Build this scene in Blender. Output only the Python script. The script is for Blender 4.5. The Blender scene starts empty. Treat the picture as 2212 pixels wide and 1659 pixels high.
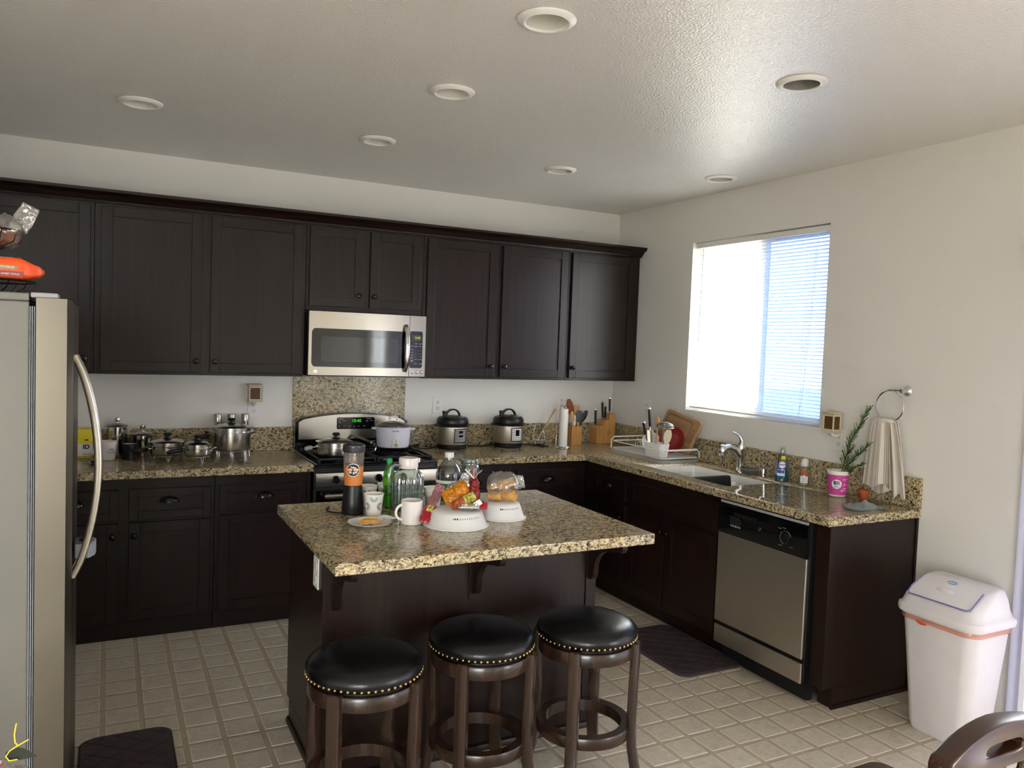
import bpy, bmesh, math, random
from mathutils import Vector, Matrix, noise
PI = math.pi
random.seed(7)
SC = bpy.context.scene
COL = SC.collection

# ------------------------------------------------------------------ camera
CAM = Vector((-3.5784, -5.1921, 1.6510)); YAW, PITCH, ROLL, FPX = -0.47607, -0.04999, 0.03678, 1700.7
_f = Vector((-math.sin(YAW) * math.cos(PITCH), math.cos(YAW) * math.cos(PITCH), math.sin(PITCH)))
_r = Vector((math.cos(YAW), math.sin(YAW), 0)); _u = _r.cross(_f)
_r2 = math.cos(ROLL) * _r + math.sin(ROLL) * _u; _u2 = -math.sin(ROLL) * _r + math.cos(ROLL) * _u
cam = bpy.data.cameras.new('camera'); camo = bpy.data.objects.new('camera', cam); COL.objects.link(camo)
cam.sensor_fit = 'HORIZONTAL'; cam.sensor_width = 36.0; cam.lens = FPX / 2212 * 36.0; cam.clip_start = 0.05; cam.clip_end = 200
camo.matrix_world = Matrix(((_r2.x, _u2.x, -_f.x, CAM.x), (_r2.y, _u2.y, -_f.y, CAM.y), (_r2.z, _u2.z, -_f.z, CAM.z), (0, 0, 0, 1)))
SC.camera = camo

# ------------------------------------------------------------------ sky, light, exposure
SKY_STRENGTH = 21.0
world = bpy.data.worlds.new('sky'); SC.world = world; world.use_nodes = True
_wn = world.node_tree.nodes; _bg = _wn['Background']
_bg.inputs[0].default_value = (1.0, 0.982, 0.95, 1); _bg.inputs[1].default_value = SKY_STRENGTH
SC.view_settings.view_transform = 'Standard'; SC.view_settings.look = 'None'
SC.view_settings.exposure = 0.36; SC.view_settings.gamma = 1.0
SC.view_settings.use_curve_mapping = False
SC.cycles.max_bounces = 10; SC.cycles.diffuse_bounces = 6; SC.cycles.glossy_bounces = 5
SC.cycles.transmission_bounces = 8; SC.cycles.transparent_max_bounces = 24
SC.cycles.caustics_reflective = False; SC.cycles.caustics_refractive = False
SC.cycles.sample_clamp_indirect = 8.0

def portal(name, loc, rot, sx, sy):
    # daylight enters through the openings: portals only guide the sampling of the sky, they emit nothing
    l = bpy.data.lights.new(name, 'AREA'); l.shape = 'RECTANGLE'; l.size = sx; l.size_y = sy; l.cycles.is_portal = True
    o = bpy.data.objects.new(name, l); COL.objects.link(o); o.location = loc; o.rotation_euler = rot
    return o
portal('daylight_portal', (0.16, -1.475, 1.82), (0, PI / 2, 0), 1.15, 1.17)
portal('daylight_portal', (0.16, -4.25, 1.05), (0, PI / 2, 0), 2.1, 1.9)
portal('daylight_portal', (0.16, -6.55, 1.2), (0, PI / 2, 0), 1.8, 1.5)
portal('daylight_portal', (-5.35, -7.86, 1.25), (-PI / 2, 0, PI), 2.1, 2.0)

# ------------------------------------------------------------------ helpers
def lin(h):
    h = h.lstrip('#'); out = []
    for i in (0, 2, 4):
        c = int(h[i:i + 2], 16) / 255
        out.append(c / 12.92 if c <= 0.04045 else ((c + 0.055) / 1.055) ** 2.4)
    return (*out, 1.0)

def newmat(name):
    m = bpy.data.materials.new(name); m.use_nodes = True
    return m, m.node_tree.nodes, m.node_tree.links, m.node_tree.nodes['Principled BSDF']

def N(nodes, t, **kw):
    n = nodes.new(t)
    for k, v in kw.items():
        if k == 'inp':
            for a, b in v.items(): n.inputs[a].default_value = b
        else: setattr(n, k, v)
    return n

def coords(nodes, links, scale=(1, 1, 1), rot=(0, 0, 0), gen='Object'):
    tc = N(nodes, 'ShaderNodeTexCoord'); mp = N(nodes, 'ShaderNodeMapping')
    mp.inputs['Scale'].default_value = scale; mp.inputs['Rotation'].default_value = rot
    links.new(tc.outputs[gen], mp.inputs['Vector']); return mp.outputs['Vector']

def ramp(nodes, links, fac, stops):
    r = N(nodes, 'ShaderNodeValToRGB'); e = r.color_ramp.elements
    while len(e) < len(stops): e.new(0.5)
    for el, (p, c) in zip(e, stops): el.position = p; el.color = c if len(c) == 4 else (*c, 1)
    links.new(fac, r.inputs['Fac']); return r.outputs['Color']

def plain(name, hexc, rough=0.5, metal=0.0, spec=0.5, vary=0.06, scale=12.0, bump=0.0, bscale=60.0, coat=0.0, emit=0.0, trans=0.0, ior=1.45, alpha=1.0, sheen=0.0):
    m, n, l, b = newmat(name); c = lin(hexc)
    b.inputs['Roughness'].default_value = rough; b.inputs['Metallic'].default_value = metal
    b.inputs['Specular IOR Level'].default_value = spec; b.inputs['IOR'].default_value = ior
    b.inputs['Coat Weight'].default_value = coat; b.inputs['Coat Roughness'].default_value = 0.08
    b.inputs['Transmission Weight'].default_value = trans; b.inputs['Alpha'].default_value = alpha
    b.inputs['Sheen Weight'].default_value = sheen
    v = coords(n, l)
    t = N(n, 'ShaderNodeTexNoise', inp={'Scale': scale, 'Detail': 3.0}); l.new(v, t.inputs['Vector'])
    lo = tuple(x * (1 - vary) for x in c[:3]); hi = tuple(min(1, x * (1 + vary)) for x in c[:3])
    l.new(ramp(n, l, t.outputs['Fac'], [(0.3, lo), (0.7, hi)]), b.inputs['Base Color'])
    if emit: b.inputs['Emission Color'].default_value = c; b.inputs['Emission Strength'].default_value = emit
    if bump:
        t2 = N(n, 'ShaderNodeTexNoise', inp={'Scale': bscale, 'Detail': 2.0}); l.new(v, t2.inputs['Vector'])
        bp = N(n, 'ShaderNodeBump', inp={'Strength': bump, 'Distance': 0.003}); l.new(t2.outputs['Fac'], bp.inputs['Height'])
        l.new(bp.outputs['Normal'], b.inputs['Normal'])
    return m

def steel(name, hexc='c8c4bc', rough=0.28, axis=2, brush=700.0):
    m, n, l, b = newmat(name); b.inputs['Metallic'].default_value = 1.0
    sc = [brush] * 3; sc[axis] = 3.0
    v = coords(n, l, tuple(sc)); t = N(n, 'ShaderNodeTexNoise', inp={'Scale': 1.0, 'Detail': 2.0}); l.new(v, t.inputs['Vector'])
    c = lin(hexc)
    l.new(ramp(n, l, t.outputs['Fac'], [(0.3, tuple(x * .97 for x in c[:3])), (0.7, c)]), b.inputs['Base Color'])
    rr = N(n, 'ShaderNodeMapRange', inp={'To Min': rough * .92, 'To Max': rough * 1.08}); l.new(t.outputs['Fac'], rr.inputs['Value'])
    l.new(rr.outputs['Result'], b.inputs['Roughness'])
    return m

def wood(name, c1, c2, rough=0.4, scale=(3, 30, 30), spec=0.5, coat=0.0):
    m, n, l, b = newmat(name)
    v = coords(n, l, scale); t = N(n, 'ShaderNodeTexNoise', inp={'Scale': 1.0, 'Detail': 5.0, 'Distortion': 0.6}); l.new(v, t.inputs['Vector'])
    l.new(ramp(n, l, t.outputs['Fac'], [(0.3, lin(c1)), (0.7, lin(c2))]), b.inputs['Base Color'])
    b.inputs['Roughness'].default_value = rough; b.inputs['Specular IOR Level'].default_value = spec
    b.inputs['Coat Weight'].default_value = coat; b.inputs['Coat Roughness'].default_value = 0.15
    bp = N(n, 'ShaderNodeBump', inp={'Strength': 0.06, 'Distance': 0.001}); l.new(t.outputs['Fac'], bp.inputs['Height']); l.new(bp.outputs['Normal'], b.inputs['Normal'])
    return m

def granite(name):
    m, n, l, b = newmat(name)
    v = coords(n, l, (1, 1.5, 1.5), (0.2, 0.1, 0.5))
    w = N(n, 'ShaderNodeTexNoise', inp={'Scale': 56.0, 'Detail': 5.0, 'Roughness': 0.62, 'Distortion': 1.1}); l.new(v, w.inputs['Vector'])
    base = ramp(n, l, w.outputs['Fac'], [(0.375, lin('2b2420')), (0.435, lin('74644c')), (0.485, lin('b3a17f')), (0.60, lin('c9ba97')), (0.74, lin('e2dac4'))])
    s = N(n, 'ShaderNodeTexNoise', inp={'Scale': 120.0, 'Detail': 3.0, 'Distortion': 0.6}); l.new(v, s.inputs['Vector'])
    fl = ramp(n, l, s.outputs['Fac'], [(0.36, (0.10, 0.09, 0.085)), (0.45, (1, 1, 1))])
    mx = N(n, 'ShaderNodeMix', data_type='RGBA', blend_type='MULTIPLY', inp={0: 0.85}); l.new(base, mx.inputs[6]); l.new(fl, mx.inputs[7])
    g = N(n, 'ShaderNodeTexNoise', inp={'Scale': 6.0, 'Detail': 2.0}); l.new(v, g.inputs['Vector'])
    tint = ramp(n, l, g.outputs['Fac'], [(0.35, (0.80, 0.80, 0.82)), (0.5, (1, 1, 1)), (0.70, (1.0, 0.92, 0.80))])
    m2 = N(n, 'ShaderNodeMix', data_type='RGBA', blend_type='MULTIPLY', inp={0: 0.8}); l.new(mx.outputs[2], m2.inputs[6]); l.new(tint, m2.inputs[7])
    l.new(m2.outputs[2], b.inputs['Base Color'])
    b.inputs['Roughness'].default_value = 0.14; b.inputs['Specular IOR Level'].default_value = 0.45
    return m

def glass(name, tint='ffffff', gloss_rough=0.02, opac=0.12, fog='ffffff', fogamt=0.0, edge=4.0, tl_mix=0.4):
    # thin clear plastic or glass: light passes straight through, the rest reflects by Fresnel
    m = bpy.data.materials.new(name); m.use_nodes = True; n = m.node_tree.nodes; l = m.node_tree.links; n.clear()
    out = N(n, 'ShaderNodeOutputMaterial'); tr = N(n, 'ShaderNodeBsdfTransparent'); tr.inputs[0].default_value = lin(tint)
    gl = N(n, 'ShaderNodeBsdfGlossy', inp={'Roughness': gloss_rough}); fr = N(n, 'ShaderNodeLayerWeight', inp={'Blend': 0.5})
    pw = N(n, 'ShaderNodeMath', operation='POWER', inp={1: edge}); l.new(fr.outputs['Facing'], pw.inputs[0])
    ad = N(n, 'ShaderNodeMath', operation='MULTIPLY_ADD', inp={1: 0.75, 2: 0.03 + opac}); l.new(pw.outputs[0], ad.inputs[0])
    mx = N(n, 'ShaderNodeMixShader'); l.new(ad.outputs[0], mx.inputs[0]); l.new(tr.outputs[0], mx.inputs[1]); l.new(gl.outputs[0], mx.inputs[2])
    last = mx.outputs[0]
    if fogamt:
        df = N(n, 'ShaderNodeBsdfDiffuse'); df.inputs[0].default_value = lin(fog)
        tl = N(n, 'ShaderNodeBsdfTranslucent'); tl.inputs[0].default_value = lin(fog)
        a = N(n, 'ShaderNodeMixShader', inp={0: tl_mix}); l.new(df.outputs[0], a.inputs[1]); l.new(tl.outputs[0], a.inputs[2])
        f2 = N(n, 'ShaderNodeMixShader', inp={0: fogamt}); l.new(last, f2.inputs[1]); l.new(a.outputs[0], f2.inputs[2]); last = f2.outputs[0]
    l.new(last, out.inputs['Surface']); return m

class MB:
    """collects polygons, then links them as one mesh object"""
    def __init__(s): s.v = []; s.f = []; s.m = []; s.mi = 0; s.T = Matrix()
    def add(s, vs, fs):
        b = len(s.v); s.v += [s.T @ Vector(p) for p in vs]; s.f += [tuple(i + b for i in f) for f in fs]; s.m += [s.mi] * len(fs); return s
    def box(s, x0, x1, y0, y1, z0, z1):
        return s.add([(x0, y0, z0), (x1, y0, z0), (x1, y1, z0), (x0, y1, z0), (x0, y0, z1), (x1, y0, z1), (x1, y1, z1), (x0, y1, z1)],
                     [(0, 3, 2, 1), (4, 5, 6, 7), (0, 1, 5, 4), (1, 2, 6, 5), (2, 3, 7, 6), (3, 0, 4, 7)])
    def lathe(s, prof, n=32, c=(0, 0, 0), a0=0.0, a1=2 * PI, sx=1.0, sy=1.0):
        full = abs(a1 - a0 - 2 * PI) < 1e-6; k = n if full else n + 1; vs = []; rows = []
        for r, z in prof:
            if r < 1e-6 and full: rows.append([len(vs)]); vs.append((c[0], c[1], c[2] + z)); continue
            row = []
            for i in range(k):
                a = a0 + (a1 - a0) * i / n; row.append(len(vs)); vs.append((c[0] + r * sx * math.cos(a), c[1] + r * sy * math.sin(a), c[2] + z))
            rows.append(row)
        fs = []
        for A, B in zip(rows, rows[1:]):
            for i in range(n):
                j = (i + 1) % k if full else i + 1
                if len(A) == 1 and len(B) == 1: continue
                if len(A) == 1: fs.append((A[0], B[j], B[i]))
                elif len(B) == 1: fs.append((A[i], A[j], B[0]))
                else: fs.append((A[i], A[j], B[j], B[i]))
        return s.add(vs, fs)
    def cyl(s, r, z0, z1, n=24, c=(0, 0, 0)): return s.lathe([(0, z0), (r, z0), (r, z1), (0, z1)], n, c)
    def tube(s, pts, r, n=8, closed=False):
        P = [Vector(p) for p in pts]; k = len(P); rs = r if isinstance(r, (list, tuple)) else [r] * k
        vs = []; up = None
        for i in range(k):
            if closed: t = P[(i + 1) % k] - P[i - 1]
            else: t = P[min(i + 1, k - 1)] - P[max(i - 1, 0)]
            t = t.normalized() if t.length > 1e-9 else Vector((0, 0, 1))
            if up is None: up = Vector((0, 0, 1)) if abs(t.z) < 0.9 else Vector((1, 0, 0))
            a = t.cross(up)
            if a.length < 1e-6: a = t.cross(Vector((1, 0.3, 0)))
            a.normalize(); up = a.cross(t).normalized()
            for j in range(n):
                q = 2 * PI * j / n; vs.append(P[i] + rs[i] * (math.cos(q) * a + math.sin(q) * up))
        fs = []
        for i in range(k if closed else k - 1):
            i2 = (i + 1) % k
            for j in range(n): fs.append((i * n + j, i * n + (j + 1) % n, i2 * n + (j + 1) % n, i2 * n + j))
        if not closed: fs += [tuple(range(n))[::-1], tuple(range((k - 1) * n, k * n))]
        return s.add(vs, fs)
    def prism(s, poly, ax, a0, a1):
        k = len(poly); f = {'x': lambda a, u, v: (a, u, v), 'y': lambda a, u, v: (u, a, v), 'z': lambda a, u, v: (u, v, a)}[ax]
        vs = [f(a0, u, v) for u, v in poly] + [f(a1, u, v) for u, v in poly]
        return s.add(vs, [tuple(range(k))[::-1], tuple(range(k, 2 * k))] + [(i, (i + 1) % k, k + (i + 1) % k, k + i) for i in range(k)])
    def ball(s, c, r, n=16, m=10, sc=(1, 1, 1)):
        pr = [(r * math.sin(PI * i / m), -r * math.cos(PI * i / m)) for i in range(m + 1)]; pr[0] = (0, -r); pr[-1] = (0, r)
        T0 = s.T; s.T = T0 @ Matrix.Translation(c) @ Matrix.Diagonal((*sc, 1)); s.lathe(pr, n); s.T = T0; return s
    def grid(s, fn, nu, nv, closeu=False):
        ku = nu if closeu else nu + 1
        vs = [fn(i / nu, j / nv) for j in range(nv + 1) for i in range(ku)]
        return s.add(vs, [(j * ku + i, j * ku + (i + 1) % ku, (j + 1) * ku + (i + 1) % ku, (j + 1) * ku + i) for j in range(nv) for i in range(nu)])
    def ring(s, R, r, z, n=40, m=8, c=(0, 0)):
        return s.tube([(c[0] + R * math.cos(2 * PI * i / n), c[1] + R * math.sin(2 * PI * i / n), z) for i in range(n)], r, m, True)
    def mesh(s, name, mats, bevel=0.0, seg=2, smooth=35):
        me = bpy.data.meshes.new(name); bm = bmesh.new(); bv = [bm.verts.new(p) for p in s.v]
        for f, mi in zip(s.f, s.m):
            try: q = bm.faces.new([bv[i] for i in f]); q.material_index = mi
            except ValueError: pass
        bmesh.ops.recalc_face_normals(bm, faces=bm.faces)
        if bevel:
            ed = [e for e in bm.edges if len(e.link_faces) == 2 and e.calc_face_angle(0) > 0.6]
            bmesh.ops.bevel(bm, geom=ed, offset=bevel, segments=seg, affect='EDGES', profile=0.5, clamp_overlap=True)
        bm.to_mesh(me); bm.free()
        if smooth:
            me.polygons.foreach_set('use_smooth', [True] * len(me.polygons)); me.set_sharp_from_angle(angle=math.radians(14 if bevel and smooth <= 35 else smooth))
        for mm in (mats if isinstance(mats, (list, tuple)) else [mats]): me.materials.append(mm)
        return me
    def build(s, name, mats, parent=None, bevel=0.0, seg=2, smooth=35, label=None, kind=None):
        o = bpy.data.objects.new(name, s.mesh(name, mats, bevel, seg, smooth)); COL.objects.link(o); o.parent = parent
        if label: o['label'] = label
        if kind: o['kind'] = kind
        return o

def thing(name, label, cat, loc=(0, 0, 0), rz=0.0, group=None):
    o = bpy.data.objects.new(name, None); COL.objects.link(o); o.empty_display_size = 0.05
    o.location = loc; o.rotation_euler = (0, 0, rz); o['label'] = label; o['category'] = cat
    if group: o['group'] = group
    return o
def tag(o, label, cat, group=None):
    o['label'] = label; o['category'] = cat
    if group: o['group'] = group
    return o
def struct(o): o['kind'] = 'structure'; return o
def bx(x0, x1, y0, y1, z0, z1): return MB().box(x0, x1, y0, y1, z0, z1)
def lt(prof, n=32, c=(0, 0, 0)): return MB().lathe(prof, n, c)
def tb(pts, r, n=8, closed=False): return MB().tube(pts, r, n, closed)
def arc(c, R, a0, a1, n, plane='xz', off=0.0):
    out = []
    for i in range(n + 1):
        a = a0 + (a1 - a0) * i / n; u, v = R * math.cos(a), R * math.sin(a)
        out.append({'xz': (c[0] + u, c[1], c[2] + v), 'yz': (c[0], c[1] + u, c[2] + v), 'xy': (c[0] + u, c[1] + v, c[2])}[plane])
    return out
def rrect(x0, x1, y0, y1, r, n=5):
    out = []
    for cx, cy, a in ((x1 - r, y0 + r, -PI / 2), (x1 - r, y1 - r, 0), (x0 + r, y1 - r, PI / 2), (x0 + r, y0 + r, PI)):
        out += [(cx + r * math.cos(a + PI / 2 * i / n), cy + r * math.sin(a + PI / 2 * i / n)) for i in range(n + 1)]
    return out
def copy_tree(o, parent=None, loc=None):
    c = o.copy(); COL.objects.link(c); c.parent = parent
    if loc is not None: c.location = loc
    for ch in list(o.children): copy_tree(ch, c)
    return c
def apply_cut(o, cutters):
    """boolean holes, baked into the mesh"""
    bpy.context.view_layer.update()
    for c in cutters:
        md = o.modifiers.new('cut', 'BOOLEAN'); md.object = c; md.operation = 'DIFFERENCE'; md.solver = 'EXACT'
    dg = bpy.context.evaluated_depsgraph_get(); me = bpy.data.meshes.new_from_object(o.evaluated_get(dg)); o.modifiers.clear(); o.data = me
    for c in cutters: bpy.data.objects.remove(c)

def text(s, size, name, mat, parent, fn, depth=0.0004, bold=0.0, spacing=1.0):
    """flat lettering; fn maps (x, y, z) of the text plane into the parent's space"""
    cu = bpy.data.curves.new('lettering', 'FONT'); cu.body = s; cu.size = size; cu.align_x = 'CENTER'; cu.align_y = 'CENTER'
    cu.extrude = depth; cu.offset = bold; cu.space_character = spacing; cu.resolution_u = 3
    to = bpy.data.objects.new('lettering', cu); COL.objects.link(to); bpy.context.view_layer.update()
    me = bpy.data.meshes.new_from_object(to.evaluated_get(bpy.context.evaluated_depsgraph_get()))
    bpy.data.objects.remove(to); bpy.data.curves.remove(cu)
    for v in me.vertices: v.co = Vector(fn(v.co.x, v.co.y, v.co.z + depth))
    me.materials.clear(); me.materials.append(mat); me.name = name
    o = bpy.data.objects.new(name, me); COL.objects.link(o); o.parent = parent; return o
def on_front(cx, y, cz): return lambda a, b, c: (cx + a, y - c, cz + b)
def on_cyl(R, phi, cz, slope=0.0):
    def f(a, b, c):
        r = R + slope * b + c; t = phi + a / R; return (r * math.cos(t), r * math.sin(t), cz + b)
    return f
def patch(R0, R1, z0, z1, phi, half, n=16, out=0.0006):
    """curved label lying on a round or conical body"""
    mb = MB(); mb.grid(lambda u, v: ((R0 + (R1 - R0) * v + out) * math.cos(phi - half + 2 * half * u), (R0 + (R1 - R0) * v + out) * math.sin(phi - half + 2 * half * u), z0 + (z1 - z0) * v), n, 1); return mb
def disc_on(R, phi, cz, rad, out=0.0006, n=28, slope=0.0):
    mb = MB(); f = on_cyl(R, phi, cz, slope)
    vs = [f(0, 0, out)] + [f(rad * math.cos(2 * PI * i / n), rad * math.sin(2 * PI * i / n), out) for i in range(n)]
    mb.add(vs, [(0, 1 + i, 1 + (i + 1) % n) for i in range(n)]); return mb
def facing(x, y): return math.atan2(CAM.y - y, CAM.x - x)

# ------------------------------------------------------------------ materials
M = {}
def wall_mat(name, hexc, bs, bump, rough, spec=0.5, dist=0.004):
    m, n, l, b = newmat(name); v = coords(n, l)
    b.inputs['Specular IOR Level'].default_value = spec; b.inputs['Roughness'].default_value = rough
    t = N(n, 'ShaderNodeTexNoise', inp={'Scale': bs, 'Detail': 3.0, 'Roughness': 0.55}); l.new(v, t.inputs['Vector'])
    g = N(n, 'ShaderNodeTexNoise', inp={'Scale': 1.3, 'Detail': 1.0}); l.new(v, g.inputs['Vector'])
    c = lin(hexc)
    l.new(ramp(n, l, g.outputs['Fac'], [(0.3, tuple(x * .97 for x in c[:3])), (0.7, c)]), b.inputs['Base Color'])
    bp = N(n, 'ShaderNodeBump', inp={'Strength': bump, 'Distance': dist}); l.new(t.outputs['Fac'], bp.inputs['Height']); l.new(bp.outputs['Normal'], b.inputs['Normal'])
    return m
M['wall'] = wall_mat('wall_paint', 'e4e1dc', 70, 0.15, 0.5)
M['ceil'] = wall_mat('ceiling_texture_paint', 'e2dfda', 100, 0.85, 0.22, 0.9, 0.0045)
M['wood'] = wood('espresso_cabinet', '170d0a', '22140f', 0.36, (2.5, 40, 2.5), spec=0.28)
M['woodv'] = wood('espresso_door', '190e0b', '251611', 0.36, (45, 45, 2.0), spec=0.28)
M['stoolwood'] = wood('walnut_stain', '1f130c', '38251a', 0.26, (30, 30, 3), coat=0.2)
M['chairwood'] = wood('dark_chair_wood', '24130a', '452713', 0.26, (4, 30, 30), coat=0.15)
M['bamboo'] = wood('bamboo', 'b07c42', 'cc9a5c', 0.45, (60, 60, 4))
M['boardwood'] = wood('cutting_board_wood', '8c6c49', 'ad8a62', 0.55, (3, 30, 30))
M['spoonwood'] = wood('pale_wood', 'b98c58', 'd3ab78', 0.6, (40, 40, 5))
M['redwood'] = wood('reddish_wood', '6e3415', '8d4a22', 0.5, (40, 40, 5))
M['granite'] = granite('granite')
M['steel'] = plain('satin_steel', 'b0aaa0', 0.28, 1.0, vary=0.02, scale=4)
M['steelv'] = steel('brushed_steel_vertical', 'd3cbbd', 0.42, 2)
M['fsteel'] = steel('fridge_steel', '6a6358', 0.36, 0)
M['polished'] = plain('polished_steel', 'd2cfc8', 0.12, 1.0, vary=0.03)
M['potsteel'] = plain('satin_pot_steel', 'bfbab2', 0.23, 1.0, vary=0.03)
M['chrome'] = plain('chrome', 'e2e2e2', 0.06, 1.0, vary=0.02)
M['wire'] = plain('steel_wire', 'c9c6be', 0.25, 1.0, vary=0.02)
M['fgrey'] = plain('fridge_side_grey', '6c6962', 0.45, 0.2, vary=0.015, bump=0.05, bscale=300)
M['gasket'] = plain('gasket_grey', '8b8e94', 0.6)
M['blackgl'] = plain('black_gloss', '08080a', 0.12, coat=0.3)
M['black'] = plain('black_plastic', '0e0e10', 0.38)
M['blackm'] = plain('black_matte', '131314', 0.6)
M['iron'] = plain('cast_iron', '101011', 0.5, bump=0.1, bscale=200)
M['darkpull'] = plain('dark_bronze', '34302e', 0.25, 0.85)
M['white'] = plain('white_plastic', 'e4e2de', 0.35, vary=0.02)
M['enamel'] = plain('white_enamel', 'efeee9', 0.14, vary=0.02, coat=0.4)
M['ceramic'] = plain('white_ceramic', 'e6dfdb', 0.22, vary=0.02, coat=0.2)
M['binwhite'] = plain('bin_white', 'dcd8da', 0.42, vary=0.02)
M['binpurple'] = plain('bin_lavender', '6d6aa0', 0.4)
M['bagred'] = glass('orange_bag', 'fadccf', 0.25, 0.05, 'f0ae98', 0.38)
M['redtab'] = plain('red_tab', 'd84a22', 0.4)
M['trim'] = plain('trim_white', 'e9e6e0', 0.4, vary=0.02)
M['vinyl'] = plain('window_vinyl', 'e8eaec', 0.35, vary=0.02)
M['canin'] = plain('light_can_white', 'c9c5bc', 0.35, vary=0.03)
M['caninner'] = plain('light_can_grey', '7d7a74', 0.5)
M['lampface'] = plain('frosted_lamp', 'a09a90', 0.3)
M['pane'] = glass('window_pane', 'f4f8fb', 0.01, 0.02)
M['leather'] = plain('black_leather', '0b0b0d', 0.27, bump=0.12, bscale=220)
M['brass'] = plain('antique_brass', 'b59a62', 0.28, 1.0)
M['mat'] = plain('brown_mat', '3f3336', 0.75, bump=0.5, bscale=400, vary=0.12)
M['matseam'] = plain('brown_mat_seam', '2a2124', 0.85)
M['lav'] = plain('lavender_white', 'd9d7e6', 0.35, vary=0.02)
M['glasslid'] = glass('lid_glass', 'cfd2cc', 0.05, 0.15, '9a9a94', 0.25)
M['clear'] = glass('clear_plastic', 'e6ecea', 0.05, 0.12, edge=2.0)
M['clearglass'] = glass('clear_glass', 'dce8e3', 0.03, 0.16, edge=1.5)
M['frost'] = glass('frosted_plastic', 'f4f4f2', 0.2, 0.08, 'eeece8', 0.42)
M['frostd'] = glass('frosted_plastic_dense', 'f4f3f1', 0.12, 0.10, 'f8f7f5', 0.84, tl_mix=0.12)
M['water'] = glass('water', 'e3efec', 0.01, 0.1, 'd8e6df', 0.2)
M['hazycup'] = glass('hazy_cup', 'efe6df', 0.1, 0.1, 'cdbfb6', 0.22, edge=2.0)
M['crinkle'] = glass('crinkled_film', 'f3f1ee', 0.08, 0.16, 'e8e4de', 0.12)
M['greenpet'] = glass('green_bottle_plastic', '8fd15c', 0.03, 0.1, '4fae22', 0.35)
M['greenliq'] = plain('green_drink', '5fae18', 0.15, trans=0.3)
M['greencap'] = plain('green_cap', '1f9a55', 0.4)
M['greenlab'] = plain('green_label', '2f7a3a', 0.5, vary=0.04)
M['orangedrink'] = plain('orange_smoothie', 'cf7c3e', 0.45, vary=0.08, scale=60)
M['smokelid'] = plain('smoke_plastic', '35353b', 0.25)
M['cuppaper'] = plain('cup_paper', 'ece8e0', 0.5, vary=0.02)
M['teal'] = plain('print_teal', '4f9c93', 0.5); M['navy'] = plain('print_navy', '23285e', 0.5); M['plum'] = plain('print_plum', '4a3557', 0.5)
M['yellowp'] = plain('print_yellow', 'e6d22a', 0.45); M['redp'] = plain('print_red', 'a4202c', 0.25, bump=0.7, bscale=60); M['dkred'] = plain('print_dark_red', '7c1c17', 0.2, bump=0.9, bscale=50)
M['orangep'] = plain('print_orange', 'c87d1e', 0.22, vary=0.25, scale=40, bump=0.9, bscale=45); M['brightorange'] = plain('print_bright_orange', 'e8531c', 0.35, vary=0.05)
M['pinkp'] = plain('print_pink', 'cf4a9a', 0.4, vary=0.04); M['pinkl'] = plain('print_pale_pink', 'edb9d8', 0.4)
M['bluep'] = plain('print_blue', '2a4fb0', 0.35); M['ltblue'] = plain('print_light_blue', '6d9fd6', 0.35)
M['blueliq'] = plain('blue_soap', '1690bd', 0.12, trans=0.25, coat=0.3)
M['whitep'] = plain('print_white', 'f2f0ec', 0.5, vary=0.01); M['silverp'] = plain('foil_silver', 'c8c6c2', 0.22, 0.8, bump=0.4, bscale=90)
M['greyp'] = plain('print_grey', '9a9a9c', 0.5); M['gold'] = plain('print_gold', '9a8a5c', 0.45)
M['bread'] = plain('tortilla', 'cf9a54', 0.75, vary=0.2, scale=40, bump=0.2); M['cheese'] = plain('yellow_flatbread', 'd9a33c', 0.7, vary=0.15, scale=50)
M['egg'] = plain('orange_pastry', 'e09a1c', 0.5, vary=0.15, scale=50, bump=0.3); M['crust'] = plain('pastry_crust', 'd8b98a', 0.7, vary=0.15, scale=60)
M['snackgreen'] = plain('snack_green', 'a8a04a', 0.25, vary=0.7, scale=70, bump=0.9, bscale=55); M['snackred'] = plain('snack_red', 'a5522c', 0.3, vary=0.6, scale=70, bump=0.8, bscale=55)
M['terracotta'] = plain('terracotta', 'b05a2c', 0.75, vary=0.1, bump=0.15)
M['leaf'] = plain('juniper_green', '3c5a22', 0.55, vary=0.35, scale=40); M['stem'] = plain('juniper_stem', '5a4a2c', 0.7)
M['cloth'] = plain('grey_cloth', '7f8588', 0.95, bump=0.3, bscale=500, vary=0.1)
M['plasticw'] = plain('rack_white_wire', 'e6e4e0', 0.3, vary=0.02)
M['redplate'] = plain('red_plate', '7e1a15', 0.3, coat=0.2)
M['scrub'] = plain('black_mesh_mat', '151515', 0.7, bump=0.8, bscale=240)
M['greymesh'] = plain('grey_strainer', '6a6d6c', 0.4, 0.4, bump=0.4, bscale=300)
M['wax'] = plain('warmer_beige', 'cfc0a2', 0.6, vary=0.1); M['waxdark'] = plain('warmer_brown', '55381f', 0.55, vary=0.2, scale=80)
M['ledgreen'] = plain('green_led', '38d82a', 0.5, emit=0.55)
M['lcd'] = plain('olive_lcd', '4c4c34', 0.25); M['lcdtext'] = plain('lcd_glow', 'c8d08a', 0.4, emit=0.25); M['lcdblue'] = plain('lcd_dark_blue', '0b1020', 0.15)
M['cream'] = plain('hand_soap_liquid', 'cfc6b4', 0.25, trans=0.2); M['peach'] = plain('peach_print', 'c4622a', 0.5, vary=0.2, scale=60)
M['paper'] = plain('paper_towel', 'ebe9e6', 0.9, bump=0.15, bscale=120, vary=0.02)
M['ring_rubber'] = plain('gap_dark', '050505', 0.8)
M['patio'] = plain('patio_concrete', 'b9b2a6', 0.9, vary=0.1)
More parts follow.
